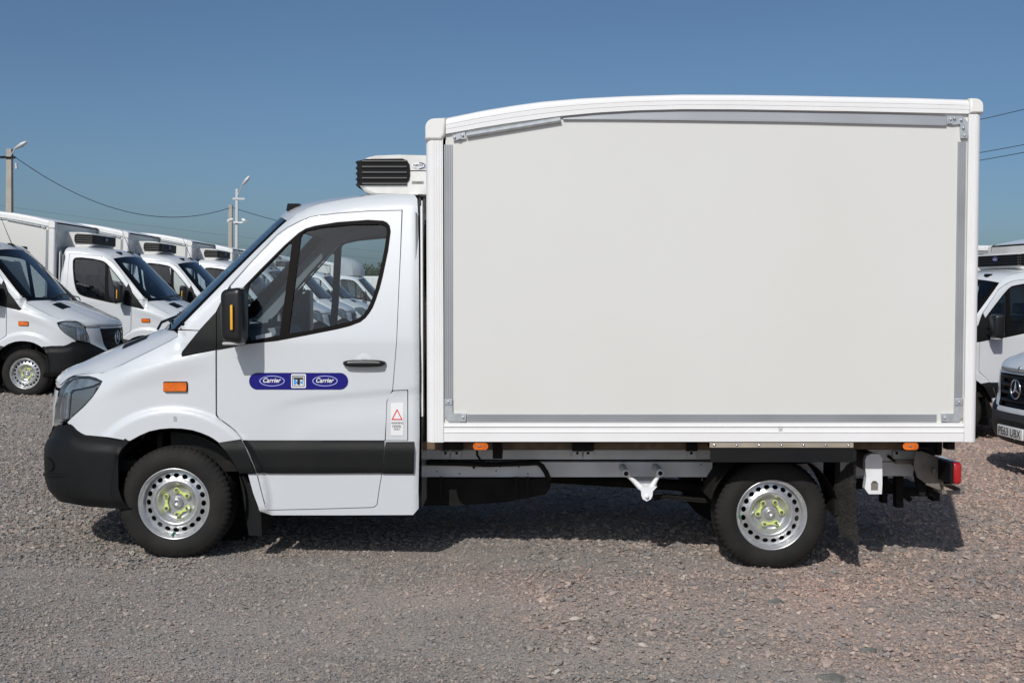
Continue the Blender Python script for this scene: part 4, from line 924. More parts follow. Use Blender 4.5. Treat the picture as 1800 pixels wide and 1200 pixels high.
g.tube([V(*q, 0.42) for q in ((838, 789), (839, 800), (846, 810), (856, 814))], 0.008, 6); g.build('cable_loom', M['dark'], van)
g = MB(); tp = [V(*q, 0.55) for q in ((745, 839), (962, 839), (968, 852), (960, 866), (930, 872), (890, 880), (800, 886), (745, 886))]; g.prism([(p.x, p.z) for p in tp], -0.5, 0.35); g.build('fuel_tank', M['dark'], van)
for u in (772, 905, 925): g = MB(); cb(g, u, 838, u + 5, 876, 0.48, 0.5); g.build('tank_strap', M['grille'], van)
# spring hanger bracket (near side) and springs
for tw in (0, 1):
    g = MB(); mir = lambda q: q.mirrored() if tw else q
    for (a_, b_) in (((1100, 831), (1127, 857)), ((1160, 830), (1145, 857))): g.tube([V(*a_, .27), V(*a_, .27).lerp(V(*b_, .25), 0.5), V(*b_, .25)], [0.017, 0.015, 0.022], 8)
    for c_ in ((1100, 831), (1160, 830.5)): p = V(*c_, .27); g.lathe([(0.0, -0.02), (0.022, -0.02), (0.026, -0.01), (0.026, 0.27)], (p.x, p.y, p.z), 16)
    cup = [(1121, 845), (1155, 845), (1154, 856), (1122, 857)]
    g.prism([(V(u, v, .30).x, V(u, v, .30).z) for u, v in cup], -0.70, -0.55)
    tongue = [(1121, 855), (1155, 855), (1147.5, 863), (1147, 871), (1144, 877), (1137, 880.5), (1130, 877), (1127.5, 871), (1127, 863)]
    g.prism([(V(u, v, .23).x, V(u, v, .23).z) for u, v in tongue], -0.77, -0.75)
    p = V(1137, 872, .23); g.lathe([(0.0, -0.016), (0.010, -0.016), (0.012, -0.008), (0.012, 0.0)], (p.x, -0.77, p.z), 12)
    hng = mir(g).build('spring_hanger', [M['chassis']], van)
    g = MB()
    for c_ in ((1100, 831), (1160, 830.5)): p = V(*c_, .27); g.lathe([(0.0, -0.024), (0.015, -0.024)], (p.x, p.y, p.z), 12)
    mir(g).build('hole', [M['dark']], hng)
    g = MB()
    for dz in (0, -0.014): 
        pts_ = [V(*q, .42) + Vector((0, 0, dz)) for q in ((1149, 873), (1170, 870), (1230, 876), (1300, 880), (1357, 880), (1420, 872), (1480, 855), (1535, 850))]
        g.grid([[p + Vector((0, -0.035, 0.005)), p + Vector((0, 0.035, 0.005))] for p in pts_], smooth=False); g.grid([[p + Vector((0, -0.035, -0.005)), p + Vector((0, 0.035, -0.005))] for p in pts_], smooth=False); g.grid([[p + Vector((0, -0.035, 0.005)), p + Vector((0, -0.035, -0.005))] for p in pts_], smooth=False)
    mir(g).build('leaf_spring', [M['dark']], van)
    # rear hanger
    g = MB(); hp_ = [(1521, 808), (1524, 801), (1532, 797), (1546, 798), (1551, 806), (1551, 850), (1550, 868), (1527, 868), (1520, 858), (1523, 838), (1521, 822)]
    hh = [(1531, 862), (1531, 850), (1534, 845), (1540, 845), (1544, 850), (1544, 862)]
    skin(g, hp_, holes=[hh], step=12, mapper=lambda u, v: V(u, v, .17), thick=0.05, mi_in=0); mir(g).build('rear_spring_hanger', [M['chassis']], van)
    g = MB(); cb(g, 1530, 844, 1546, 864, 0.185, 0.21); cb(g, 1528, 800, 1546, 830, 0.22, 0.55); mir(g).build('hanger_bush', [M['steel']], van)
    # arch guard above rear wheel
    g = MB(); cb(g, 1247.5, 777.5, 1500, 786.3, -0.055, -0.047); ag = mir(g).build('guard_strip', [mat('worn_alu', (0.50, 0.43, 0.34), 0.45, metal=0.4, var=0.25) if not tw else bpy.data.materials['worn_alu']], van)
    g = MB()
    for k in range(7): p = V(1256 + 39.2 * k, 782, -0.055); g.lathe([(0, -0.006), (0.007, -0.004), (0.010, 0.0)], (p.x, p.y, p.z), 10)
    mir(g).build('rivets', [M['chrome']], ag)
    g = MB(); cb(g, 1249, 786.3, 1501, 812, -0.045, -0.037); cb(g, 1252, 786.3, 1498, 790, -0.037, 0.5); mir(g).build('rubber_guard', [M['black']], van)
    g = MB(); rws = []
    wl = V(1357, 905, 0.13)
    for k in range(21): a = R(15 + 150 * k / 20); rws.append([Vector((wl.x + 0.41 * math.cos(a), y, wl.z + min(0.335, 0.41 * math.sin(a)))) for y in (-0.93, -0.55)])
    g.grid(rws); mir(g).build('rear_wheel_guard', [M['dark']], van)
    g = MB(); fp = [(1497, 812), (1503, 812), (1504, 880), (1511, 956), (1482, 945), (1473, 900), (1471, 862), (1478, 840), (1490, 818)]
    skin(g, fp, step=9, mapper=lambda u, v: V(u, v, .07) + Vector(((0.003 * math.sin(v * 0.3)), 0.10 * max(0, (1500 - u) / 30) + 0.01 * math.sin(v * .05), 0)), thick=0.01, mi_in=0); mir(g).build('mud_flap', [M['flap']], van)
    g = MB(); cb(g, 1468, 812, 1476, 905, 0.14, 0.42); mir(g).build('flap_carrier', [M['dark']], van)
    # amber side markers
    for (u0, u1) in ((831.5, 858), (1588, 1615.5)):
        g = MB(); pts_ = rrect(u0, 778, u1, 790.3, 5.5, 5)
        skin(g, pts_, step=4, mapper=lambda u, v: V(u, v, -0.055) + Vector((0, 0.012 * (((u - (u0 + u1) / 2) / 14) ** 4), 0)), thick=0.022, mi_in=0); lm = mir(g).build('side_marker_lamp', [M['orange']], van)
        g = MB(); p = V((u0 + u1) / 2 - 2, 784, -0.055); g.box((p.x - 0.012, p.y - 0.004, p.z - 0.004), (p.x + 0.012, p.y, p.z + 0.004), ch=0.002); mir(g).build('lamp_core', [M['steel']], lm)
    # tail lamp
    g = MB(); cb(g, 1674.5, 812.5, 1691.5, 851.5, 0.10, 0.40, ch=0.02); tl = mir(g).build('tail_lamp', [M['red']], van)
    g = MB(); cb(g, 1670.5, 814, 1676, 850, 0.09, 0.41); mir(g).build('lamp_housing', [M['black']], tl)
    # underrun bracket plate
    g = MB(); bp = [(1608, 792), (1618, 793), (1656, 808), (1659, 832), (1656.5, 862), (1628, 850), (1612, 838), (1606, 820)]
    g.prism([(V(u, v, .30).x, V(u, v, .30).z) for u, v in bp], -0.70, -0.692)
    for a_, b_ in zip(bp[1:4], bp[2:5]): g.tube([V(*a_, .29), V(*b_, .29)], 0.006, 6)
    g.tube([V(1628, 850, .28), V(1656.5, 862, .28)], 0.008, 6); mir(g).build('underrun_bracket', [M['steel']], van)
    g = MB(); cb(g, 1640, 823, 1646, 833, 0.26, 0.30, ch=0.003); cb(g, 1575, 808, 1640, 815, 0.40, 0.43); mir(g).build('bracket_stay', [M['steel']], van)
    g = MB(); cb(g, 1657, 862, 1695, 868.5, 0.22, 0.24, ch=0.004); cb(g, 1690, 860, 1696, 868, 0.22, 0.55, ch=0.006); cb(g, 1656, 861, 1659, 868, 0.22, 0.5); mir(g).build('step_frame', [M['steel']], van)
# underrun beam (hollow)
g = MB(); yy0 = 0.24
cb(g, 1657, 812, 1674, 814, yy0, 1.76); cb(g, 1657, 850, 1674, 852.5, yy0, 1.76); cb(g, 1657, 814, 1658.6, 850, yy0, 1.76); cb(g, 1672.3, 814, 1674, 850, yy0, 1.76); g.build('underrun_beam', M['steel'], van)
g = MB(); cb(g, 1576, 838, 1588, 892, 0.55, 0.62); cb(g, 1640, 850, 1652, 880, 0.6, 0.7); cb(g, 1588, 858, 1645, 872, 0.6, 0.66); g.build('spare_wheel_carrier', M['dark'], van)
g = MB(); cb(g, 1552, 828, 1560, 884, 0.72, 0.80); cb(g, 1535, 862, 1640, 868, 0.75, 1.3); g.build('carrier_frame', M['dark'], van)
g = MB(); g.tube([V(1508, 830, .62), V(1556, 846, .66), V(1600, 878, .7)], 0.018, 8); g.tube([V(1560, 800, .5), V(1575, 812, .48), V(1600, 812, .48), V(1618, 824, .45), V(1640, 826, .4)], 0.010, 6); g.build('wiring', M['dark'], van)
for u0 in (1612, 1630): g = MB(); g.prism([(V(a_, b_, .4).x, V(a_, b_, .4).z) for a_, b_ in ((u0, 800), (u0 + 14, 803), (u0 + 20, 836), (u0 + 12, 872), (u0 + 2, 868), (u0 - 4, 835))], -0.62, -0.57); g.build('crossmember_web', M['dark'], van)
g = MB(); cb(g, 1665.5, 776.5, 1678.5, 790, 0.06, 0.14); cb(g, 1648, 776, 1656, 797, 0.3, 0.36); g.both(); g.build('door_lock_foot', M['dark'], van)
g = MB(); cb(g, 1626, 777, 1655, 800, 0.32, 1.68); g.build('rear_crossmember', M['dark'], van)
g = MB(); g.tube([(WR.x, -0.75, WR.z), (WR.x, 0.75, WR.z)], 0.05, 12); g.tube([(WR.x, -0.16, WR.z), (WR.x, -0.1, WR.z), (WR.x, 0.1, WR.z), (WR.x, 0.16, WR.z)], [0.05, 0.15, 0.15, 0.05], 14); g.tube([(WF.x + 0.3, 0, 0.50), (WR.x, 0, WR.z + 0.02)], 0.04, 10); g.tube([(WF.x, -0.75, WF.z - 0.05), (WF.x, 0.75, WF.z - 0.05)], 0.05, 8); g.build('axles_and_shaft', M['dark'], van)
g = MB(); p = V(1225, 893, 1.2); g.tube([(WF.x + 0.6, 0.35, 0.42), (p.x - 1.2, 0.42, 0.42)], 0.04, 10); g.tube([(p.x - 1.2, 0.42, 0.42), (p.x - 0.5, 0.42, 0.42)], 0.10, 12); g.tube([(p.x - 0.5, 0.42, 0.42), (WR.x + 0.6, 0.55, 0.5)], 0.03, 10); g.build('exhaust', M['dark'], van)

# ------------------------------------------------------------------ van copies
LOCAL_IND = hit(308, 679)                              # near side repeater, used to site the copies
def children(o): return list(o.children)
SKIP = {'brand_sticker', 'oval_logo', 'square_logo', 'warning_sticker', 'star_sticker', 'window_label', 'unit_number_label', 'maker_mark'}
def base(n): return n.split('.')[0]
bpy.context.view_layer.update()
SRC = [(c, [(g_, ) for g_ in c.children]) for c in van.children]
def copy_van(wx, Z, yaw, label, group='white refrigerated vans parked in the yard', skip=(), dz=0.0):
    """wx, Z: where the near front wheel stands; yaw: heading about the upright axis."""
    root = van.copy(); col.objects.link(root)
    rot = Matrix.Rotation(yaw, 4, 'Z')
    # wheel on the side that faces the camera
    loc_w = Vector((WF.x, (-1 if abs(yaw) < 1.5 else 1) * 1.0, 0))
    wv = rot @ Matrix.Rotation(R(-1.0), 4, 'Y') @ loc_w
    root.matrix_world = Matrix.Translation((wx - wv.x, (Z - D) - wv.y, dz)) @ rot @ Matrix.Rotation(R(-1.0), 4, 'Y')
    for c, gs in SRC:
        if base(c.name) in SKIP or base(c.name) in skip: continue
        cc = c.copy(); col.objects.link(cc); cc.parent = root
        for (g_,) in gs:
            if base(g_.name) in SKIP or base(g_.name) in skip: continue
            q = g_.copy(); col.objects.link(q); q.parent = cc
    tag(root, label, 'van', group)
    return root
G1 = 'white refrigerated vans parked in the left row'
G2 = 'white refrigerated vans parked in the right row'
NP = ('number_plate',)
P = math.pi
copy_van(-7.12, 17.0, P, 'nearest white van of the left row, headlight, star grille and steel front wheel in view', G1, NP, dz=0.07)
copy_van(-6.25, 19.9, P, 'white van directly behind the nearest one in the left row', G1, NP, dz=0.07)
copy_van(-6.09, 23.2, P, 'third white van of the left row, its side window partly hidden', G1, NP, dz=0.07)
copy_van(-5.82, 26.8, P, 'fourth white van of the left row, cut off by the big van', G1, NP, dz=0.07)
copy_van(-5.95, 31.2, P, 'white van whose headlight shows just behind the steering wheel', G1, NP, dz=0.07)
copy_van(-5.9, 35.4, P, 'white van seen through the cab just right of the far window bar', G1, NP, dz=0.07)
copy_van(-5.8, 39.4, P, 'last white cooling-unit van seen through the cab, before the box truck', G1, NP, dz=0.07)
last = copy_van(-5.3, 44.5, P, 'white box truck with rounded pale roof fairing at the end of the left row', 'box truck at the end of the left row', NP + ('cooling_unit', 'aerial'), dz=0.07)
del last['group']; last.name = 'box_truck'; last['category'] = 'truck'
# wind fairing on that truck's roof
mb = MB(); rws = []
for k in range(13):
    a = k / 12 * math.pi / 2; x = XREAR - 0.05 - 0.95 * math.sin(a) ; z = zt - 0.02 + 0.72 * math.cos(a) ** 0.7
    rws.append([Vector((x + 0.35 * abs(t) ** 2.5 * math.sin(a), 0.78 * t, zt - 0.03 + (z - zt + 0.03) * (1 - 0.25 * abs(t) ** 4))) for t in [j / 8 for j in range(-8, 9)]])
mb.grid(rws, flip=True)
for e in (0, -1): mb.add([r[e] for r in rws] + [Vector((rws[0][e].x, rws[0][e].y, rws[-1][e].z))], [list(range(14))])
mb.build('roof_fairing', M['fairing'], last)
copy_van(6.12, 10.7, R(3), 'white van at the right edge showing star grille, black bumper and number plate', G2, ('aerial',), dz=-0.03)
copy_van(6.14, 15.9, R(8), 'white van with black door mirror and roof cooling unit beside the cargo box', G2, NP + ('indicator_strip', 'aerial'), dz=-0.15)
copy_van(5.6, 21.5, R(8), 'rearmost van of the right row, only a sliver of its white box showing', G2, NP, dz=-0.15)
# the main van: drop what only the copies need
for o in list(van.children):
    if base(o.name) in ('number_plate', 'aerial'):
        for c in list(o.children): bpy.data.objects.remove(c)
        bpy.data.objects.remove(o)
tag(van, 'large white refrigerated box van filling the foreground, blue brand sticker on its door', 'van')

# ------------------------------------------------------------------ ground
def ramp(n, stops, interp_='LINEAR'):
    r = n.nodes.new('ShaderNodeValToRGB'); r.color_ramp.interpolation = interp_
    while len(r.color_ramp.elements) < len(stops): r.color_ramp.elements.new(0.5)
    for e, (p, c) in zip(r.color_ramp.elements, stops): e.position = p; e.color = (*c, 1)
    return r
def mathn(n, op, a, b=None, clamp=False):
    m_ = n.nodes.new('ShaderNodeMath'); m_.operation = op; m_.use_clamp = clamp
    for i, q in enumerate((a, b)):
        if q is None: continue
        if isinstance(q, (int, float)): m_.inputs[i].default_value = q
        else: n.links.new(q, m_.inputs[i])
    return m_.outputs[0]
def pinkness(n):                                     # patches of redder stone, more of them to the right of the yard
    g = n.nodes.new('ShaderNodeNewGeometry'); sp = n.nodes.new('ShaderNodeSeparateXYZ'); n.links.new(g.outputs['Position'], sp.inputs[0])
    no = n.nodes.new('ShaderNodeTexNoise'); no.inputs['Scale'].default_value = 0.75; no.inputs['Detail'].default_value = 5; n.links.new(g.outputs['Position'], no.inputs[0])
    a = mathn(n, 'MULTIPLY_ADD', sp.outputs[0], 0.16); n.nodes[-1].inputs[2].default_value = 0.12
    b = mathn(n, 'MULTIPLY_ADD', no.outputs[0], 2.6); n.nodes[-1].inputs[2].default_value = -1.25
    return mathn(n, 'ADD', a, b, True), g
def stone_mat(name, per_instance):
    m, n, b = newmat(name)
    pk, g = pinkness(n)
    if per_instance: oi = n.nodes.new('ShaderNodeObjectInfo'); rnd = oi.outputs['Random']
    else:
        vo = n.nodes.new('ShaderNodeTexVoronoi'); vo.inputs['Scale'].default_value = 110; n.links.new(g.outputs['Position'], vo.inputs[0])
        sx = n.nodes.new('ShaderNodeSeparateColor'); n.links.new(vo.outputs['Color'], sx.inputs[0]); rnd = sx.outputs[0]
    greys = ramp(n, [(0, (0.125, 0.118, 0.110)), (0.25, (0.165, 0.158, 0.150)), (0.5, (0.205, 0.185, 0.165)), (0.75, (0.225, 0.196, 0.170)), (0.9, (0.235, 0.178, 0.150)), (1, (0.275, 0.26, 0.235))])
    pinks = ramp(n, [(0, (0.16, 0.14, 0.13)), (0.2, (0.20, 0.18, 0.17)), (0.4, (0.27, 0.19, 0.16)), (0.65, (0.29, 0.205, 0.175)), (0.85, (0.33, 0.235, 0.185)), (1, (0.40, 0.34, 0.27))])
    n.links.new(rnd, greys.inputs[0]); n.links.new(rnd, pinks.inputs[0])
    mx = n.nodes.new('ShaderNodeMix'); mx.data_type = 'RGBA'; n.links.new(pk, mx.inputs[0]); n.links.new(greys.outputs[0], mx.inputs[6]); n.links.new(pinks.outputs[0], mx.inputs[7])
    no = n.nodes.new('ShaderNodeTexNoise'); no.inputs['Scale'].default_value = 160; no.inputs['Detail'].default_value = 5; n.links.new(g.outputs['Position'], no.inputs[0])
    mp2 = n.nodes.new('ShaderNodeMapping'); mp2.inputs['Scale'].default_value = (0.45, 1.5, 1); n.links.new(g.outputs['Position'], mp2.inputs[0])
    no2 = n.nodes.new('ShaderNodeTexNoise'); no2.inputs['Scale'].default_value = 1.0; no2.inputs['Detail'].default_value = 5; n.links.new(mp2.outputs[0], no2.inputs[0])
    k0 = mathn(n, 'MULTIPLY_ADD', no2.outputs[0], -0.7); n.nodes[-1].inputs[2].default_value = 0.35
    k = mathn(n, 'MULTIPLY_ADD', no.outputs[0], 1.25); n.nodes[-1].inputs[2].default_value = 0.96
    k = mathn(n, 'ADD', k, k0)
    vm = n.nodes.new('ShaderNodeVectorMath'); vm.operation = 'SCALE'; n.links.new(mx.outputs[2], vm.inputs[0]); n.links.new(k, vm.inputs['Scale'])
    n.links.new(vm.outputs[0], b.inputs['Base Color']); b.inputs['Roughness'].default_value = 0.92; b.inputs['Specular IOR Level'].default_value = 0.25
    bu = n.nodes.new('ShaderNodeBump'); bu.inputs['Strength'].default_value = 0.5; bu.inputs['Distance'].default_value = 0.006
    if per_instance: n.links.new(no.outputs[0], bu.inputs['Height'])
    else:
        v2 = n.nodes.new('ShaderNodeTexVoronoi'); v2.inputs['Scale'].default_value = 110; n.links.new(g.outputs['Position'], v2.inputs[0])
        n3 = n.nodes.new('ShaderNodeTexNoise'); n3.inputs['Scale'].default_value = 60; n3.inputs['Detail'].default_value = 6; n.links.new(g.outputs['Position'], n3.inputs[0])
        n.links.new(mathn(n, 'SUBTRACT', n3.outputs[0], v2.outputs[0]), bu.inputs['Height']); bu.inputs['Strength'].default_value = 0.7; bu.inputs['Distance'].default_value = 0.009
    n.links.new(bu.outputs[0], b.inputs['Normal'])
    return m
gmat = stone_mat('gravel_bed', False); smat = stone_mat('gravel_stone', True)
from mathutils import noise as mn
def gz(x, y):
    r = 1 - smooth(25, 60, math.hypot(x, y))
    low = -0.15 * smooth(3.4, 6, x) * smooth(5.5, 8.5, y) * r
    low += 0.07 * smooth(3, 5, -x) * smooth(5.5, 9, y) * r
    low -= 0.026 + 0.0067 * max(-6, min(6, x))
    return low + r * (0.022 * mn.noise(Vector((x * 0.55, y * 0.8, 3.1))) + 0.010 * mn.noise(Vector((x * 2.1, y * 2.6, 7.7)))) * (0.25 + 0.75 * smooth(0.35, 1.2, min(math.hypot(x + 2.09, y - 0.1), math.hypot(x - 1.63, y - 0.2))))
def axis(fine0, fine1, step, far):
    a = [fine0 + i * step for i in range(int((fine1 - fine0) / step) + 1)]; L = []; d = step; x = fine0
    while x > -far: d *= 1.35; x -= d; L.append(x)
    H = []; d = step; x = a[-1]
    while x < far: d *= 1.35; x += d; H.append(x)
    return L[::-1] + a + H
gx = axis(-9, 9, 0.12, 700); gy_ = axis(-4, 14, 0.12, 700)
mb = MB(); mb.grid([[Vector((x, y, gz(x, y) - 0.006)) for x in gx] for y in gy_], flip=False)
ground = tag(mb.build('ground', gmat), 'grey and reddish gravel yard', None, None, 'structure')
# gravel stones: geometry-node scatter on a trapezoid in front of and around the van
def scatter_object(name, poly_rows, dens, smin, smax, seed, label, thin_noise):
    mb = MB(); mb.grid(poly_rows); o = mb.build(name, smat); tag(o, label, 'gravel', None, 'stuff')
    ng = bpy.data.node_groups.new(name + '_nodes', 'GeometryNodeTree')
    ng.interface.new_socket('Geometry', in_out='INPUT', socket_type='NodeSocketGeometry'); ng.interface.new_socket('Geometry', in_out='OUTPUT', socket_type='NodeSocketGeometry')
    N = ng.nodes; Lk = ng.links
    gi = N.new('NodeGroupInput'); go = N.new('NodeGroupOutput')
    dp = N.new('GeometryNodeDistributePointsOnFaces'); dp.distribute_method = 'RANDOM'; dp.inputs['Seed'].default_value = seed
    no = N.new('ShaderNodeTexNoise'); no.inputs['Scale'].default_value = 1.0; no.inputs['Detail'].default_value = 4
    pp_ = N.new('GeometryNodeInputPosition'); st_ = N.new('ShaderNodeVectorMath'); st_.operation = 'MULTIPLY'; st_.inputs[1].default_value = (0.45, 1.5, 1); Lk.new(pp_.outputs[0], st_.inputs[0]); Lk.new(st_.outputs[0], no.inputs['Vector'])
    mr = N.new('ShaderNodeMapRange'); mr.inputs['From Min'].default_value = 0.38; mr.inputs['From Max'].default_value = 0.62; mr.inputs['To Min'].default_value = dens * thin_noise; mr.inputs['To Max'].default_value = dens
    Lk.new(no.outputs[0], mr.inputs['Value']); Lk.new(mr.outputs[0], dp.inputs['Density']); Lk.new(gi.outputs[0], dp.inputs['Mesh'])
    join = N.new('GeometryNodeGeometryToInstance')
    for k in range(5):
        ico = N.new('GeometryNodeMeshIcoSphere'); ico.inputs['Radius'].default_value = 0.5; ico.inputs['Subdivisions'].default_value = 2
        pos = N.new('GeometryNodeInputPosition'); nz = N.new('ShaderNodeTexNoise'); nz.noise_dimensions = '4D'; nz.inputs['W'].default_value = k * 3.7 + seed; nz.inputs['Scale'].default_value = 1.9; nz.inputs['Detail'].default_value = 1
        Lk.new(pos.outputs[0], nz.inputs['Vector'])
        sub_ = N.new('ShaderNodeVectorMath'); sub_.operation = 'SUBTRACT'; sub_.inputs[1].default_value = (0.5, 0.5, 0.5); Lk.new(nz.outputs['Color'], sub_.inputs[0])
        scl = N.new('ShaderNodeVectorMath'); scl.operation = 'SCALE'; scl.inputs['Scale'].default_value = 1.5; Lk.new(sub_.outputs[0], scl.inputs[0])
        sp_ = N.new('GeometryNodeSetPosition'); Lk.new(ico.outputs[0], sp_.inputs['Geometry']); Lk.new(scl.outputs[0], sp_.inputs['Offset'])
        tr = N.new('GeometryNodeTransform'); tr.inputs['Scale'].default_value = ((1.0, 0.75, 0.48), (1.25, 0.7, 0.4), (0.9, 0.8, 0.62), (1.35, 0.9, 0.34), (0.8, 0.7, 0.5))[k]; Lk.new(sp_.outputs[0], tr.inputs[0])
        sm = N.new('GeometryNodeSetMaterial'); sm.inputs['Material'].default_value = smat; Lk.new(tr.outputs[0], sm.inputs[0])
        Lk.new(sm.outputs[0], join.inputs[0])
    iop = N.new('GeometryNodeInstanceOnPoints'); iop.inputs['Pick Instance'].default_value = True
    Lk.new(dp.outputs['Points'], iop.inputs['Points']); Lk.new(join.outputs[0], iop.inputs['Instance'])
    rv = N.new('FunctionNodeRandomValue'); rv.data_type = 'FLOAT_VECTOR'; rv.inputs[0].default_value = (-0.34, -0.34, 0); rv.inputs[1].default_value = (0.34, 0.34, 6.283); Lk.new(rv.outputs[0], iop.inputs['Rotation'])
    rs = N.new('FunctionNodeRandomValue'); rs.data_type = 'FLOAT'; rs.inputs[2].default_value = 0; rs.inputs[3].default_value = 1; rs.inputs['Seed'].default_value = 5
    pw = N.new('ShaderNodeMath'); pw.operation = 'POWER'; pw.inputs[1].default_value = 4.5; Lk.new(rs.outputs[1], pw.inputs[0])
    ms = N.new('ShaderNodeMapRange'); ms.inputs['To Min'].default_value = smin; ms.inputs['To Max'].default_value = smax; Lk.new(pw.outputs[0], ms.inputs['Value']); Lk.new(ms.outputs[0], iop.inputs['Scale'])
    Lk.new(iop.outputs[0], go.inputs[0])
    md = o.modifiers.new('scatter', 'NODES'); md.node_group = ng
    return o
def zone(y0, y1, ext, n=30):
    rows_ = []
    for j in range(n + 1):
        y = lerp(y0, y1, j / n); hw = (y + D) * 0.46 + ext
        rows_.append([Vector((lerp(-hw, hw, i / n), y, gz(lerp(-hw, hw, i / n), y) - 0.002)) for i in range(n + 1)])
    return rows_
scatter_object('gravel', zone(-2.6, 0.6, 0.2), 5200, 0.006, 0.023, 1, 'small loose gravel stones strewn over the yard in front of the van', 0.25)
zr = [[Vector((lerp(0.1, (y + D) * 0.46 + 0.2, i / 20), y, gz(lerp(0.1, (y + D) * 0.46 + 0.2, i / 20), y) + 0.004)) for i in range(21)] for y in [lerp(-2.3, 4.5, j / 24) for j in range(25)]]
scatter_object('gravel', zr, 420, 0.016, 0.050, 9, 'flat reddish stone chips lying on the right side of the yard', 0.05)
zl = [[Vector((x, y, gz(x, y) + 0.002)) for x in [lerp(-5, -1.9, i / 20) for i in range(21)]] for y in [lerp(-0.3, 3.5, j / 24) for j in range(25)]]
scatter_object('gravel', zl, 900, 0.014, 0.042, 10, 'coarse grey gravel around the front bumper of the big van', 0.7)
scatter_object('gravel', zone(0.6, 6, 0.2), 1500, 0.012, 0.042, 2, 'loose gravel stones under and behind the van', 0.6)
scatter_object('gravel', zone(6, 13, 0.2), 420, 0.02, 0.055, 3, 'coarse gravel in the yard near the parked vans', 0.6)
# three flat grey stones lying in the foreground
def flat_stone(u, v, wd, label):
    d = CAMR.to_3x3() @ Vector(((u - 900) / F, -(v - 600) / F, -1)); t = -EYE / d.z; p = CAMO + d * t
    g = MB(); ol = [(-1, -0.02), (-0.62, 0.16), (-0.2, 0.30), (0.35, 0.34), (0.72, 0.12), (1.0, -0.10), (0.70, -0.34), (0.28, -0.24), (-0.2, -0.20), (-0.65, -0.15)]
    n = len(ol); k_ = wd / 2; J = [random.uniform(0.85, 1.12) for _ in ol]
    bot = [Vector((a * k_ * q, b * k_ * 1.5 * q, -0.012)) for (a, b), q in zip(ol, J)]
    top = [Vector((a * k_ * q * 0.93, b * k_ * 1.35 * q, 0.006 + 0.006 * (a > 0) + 0.003 * random.random())) for (a, b), q in zip(ol, J)]
    g.grid([bot + bot[:1], top + top[:1]], smooth=False); g.add(top + [Vector((0.2 * k_, 0, 0.014))], [(k, n, (k + 1) % n) for k in range(n)][::-1] and [(k, (k + 1) % n, n)[::-1] for k in range(n)])
    o = g.build('flat_stone', mat('slate_%d' % int(u), (0.17, 0.17, 0.155), 0.85, var=0.3, vscale=30, bump=0.5, bscale=60)); o.location = (p.x, p.y, gz(p.x, p.y) + 0.004); o.rotation_euler = (0, 0, R(-14))
    tag(o, label, 'stone')
flat_stone(1460, 1181, 0.145, 'largest flat grey stone lying in the gravel at the very front')
flat_stone(1527, 1133, 0.09, 'flat grey stone on the gravel just behind the largest one')
flat_stone(1362, 1046, 0.085, 'flat grey stone on reddish gravel below the rear wheel')

# ------------------------------------------------------------------ poles and wires
def pole(u, vtop, Z, wd, label, lamp=None, lampdir=0.6, cams=False, hooks=False, m='concrete'):
    p = VW(u, vtop, Z); x, y, zt_p = p.x, p.y, p.z
    root = empty('utility_pole', (x, y, 0)); tag(root, label, 'pole')
    g = MB(); h = zt_p
    a, b = wd / 2 * 1.35, wd / 2
    g.add([(-a, -a, -0.3), (a, -a, -0.3), (a, a, -0.3), (-a, a, -0.3), (-b, -b, h), (b, -b, h), (b, b, h), (-b, b, h)], [(0, 1, 5, 4), (1, 2, 6, 5), (2, 3, 7, 6), (3, 0, 4, 7), (4, 5, 6, 7)]); g.build('shaft', M[m], root)
    if lamp:
        L = Vector(lamp); d = Vector((1, 0, lampdir)).normalized()
        g = MB(); g.tube([(0.05, -b, h - 0.35), L], 0.025, 6); g.build('lamp_arm', M['galv'], root)
        g = MB(); g.tube([L - d * 0.05, L + d * 0.1, L + d * 0.3, L + d * 0.5, L + d * 0.58], [0.03, 0.07, 0.10, 0.07, 0.02], 10); g.build('lamp_head', M['galv'], root)
    if hooks:
        g = MB(); g.box((-0.55, -b - 0.05, h - 0.42), (0.3, -b, h - 0.34)); g.tube([(-0.55, -b - 0.02, h - 0.38), (-0.6, -b - 0.02, h - 0.62), (-0.45, -b - 0.02, h - 0.6)], 0.02, 6); g.build('cross_arm', M['dark'], root)
        g = MB(); g.tube([(0.32, -b, h - 0.6), (0.34, -b, h - 0.85)], [0.05, 0.07], 8); g.build('insulator', M['galv'], root)
    if cams:
        for sx, dx in ((-1, -0.18), (1, 0.35)):
            g = MB(); g.box((min(dx, 0), -b - 0.1, h - 1.72), (max(dx, 0), -b - 0.02, h - 1.66)); g.tube([(dx, -b - 0.1, h - 1.55), (dx + sx * 0.18, -b - 0.3, h - 1.64)], 0.08, 10); g.build('camera_housing', M['white'], root)
        g = MB(); g.box((-0.2, -b - 0.03, h - 0.55), (0.42, -b + 0.02, h - 0.45)); g.build('bracket', M['galv'], root)
    return root
pole(17, 262, 50, 0.21, 'concrete pole with a street lamp at the far left above the van roofs', lamp=(0.28, -0.1, 7.55), hooks=True)
pole(405.5, 360, 60, 0.17, 'short concrete pole without a lamp beside the camera mast', hooks=False)
pole(416.5, 332, 59, 0.12, 'slim grey mast with a lamp and two white cameras above the van boxes', lamp=(0.30, -0.1, 7.0), lampdir=1.2, cams=True, m='galv')
def wire(a, b, sag, r, label, n=28):
    a = VW(*a); b = VW(*b); pts = []
    for k in range(n + 1): t = k / n; p = a.lerp(b, t); p.z -= sag * 4 * t * (1 - t); pts.append(p)
    g = MB(); g.tube(pts, r, 5); tag(g.build('power_line', M['wire']), label, 'wire')
wire((22, 273, 50), (405, 365, 60), 1.35, 0.016, 'black cable sagging from the far left lamp pole to the short concrete pole')
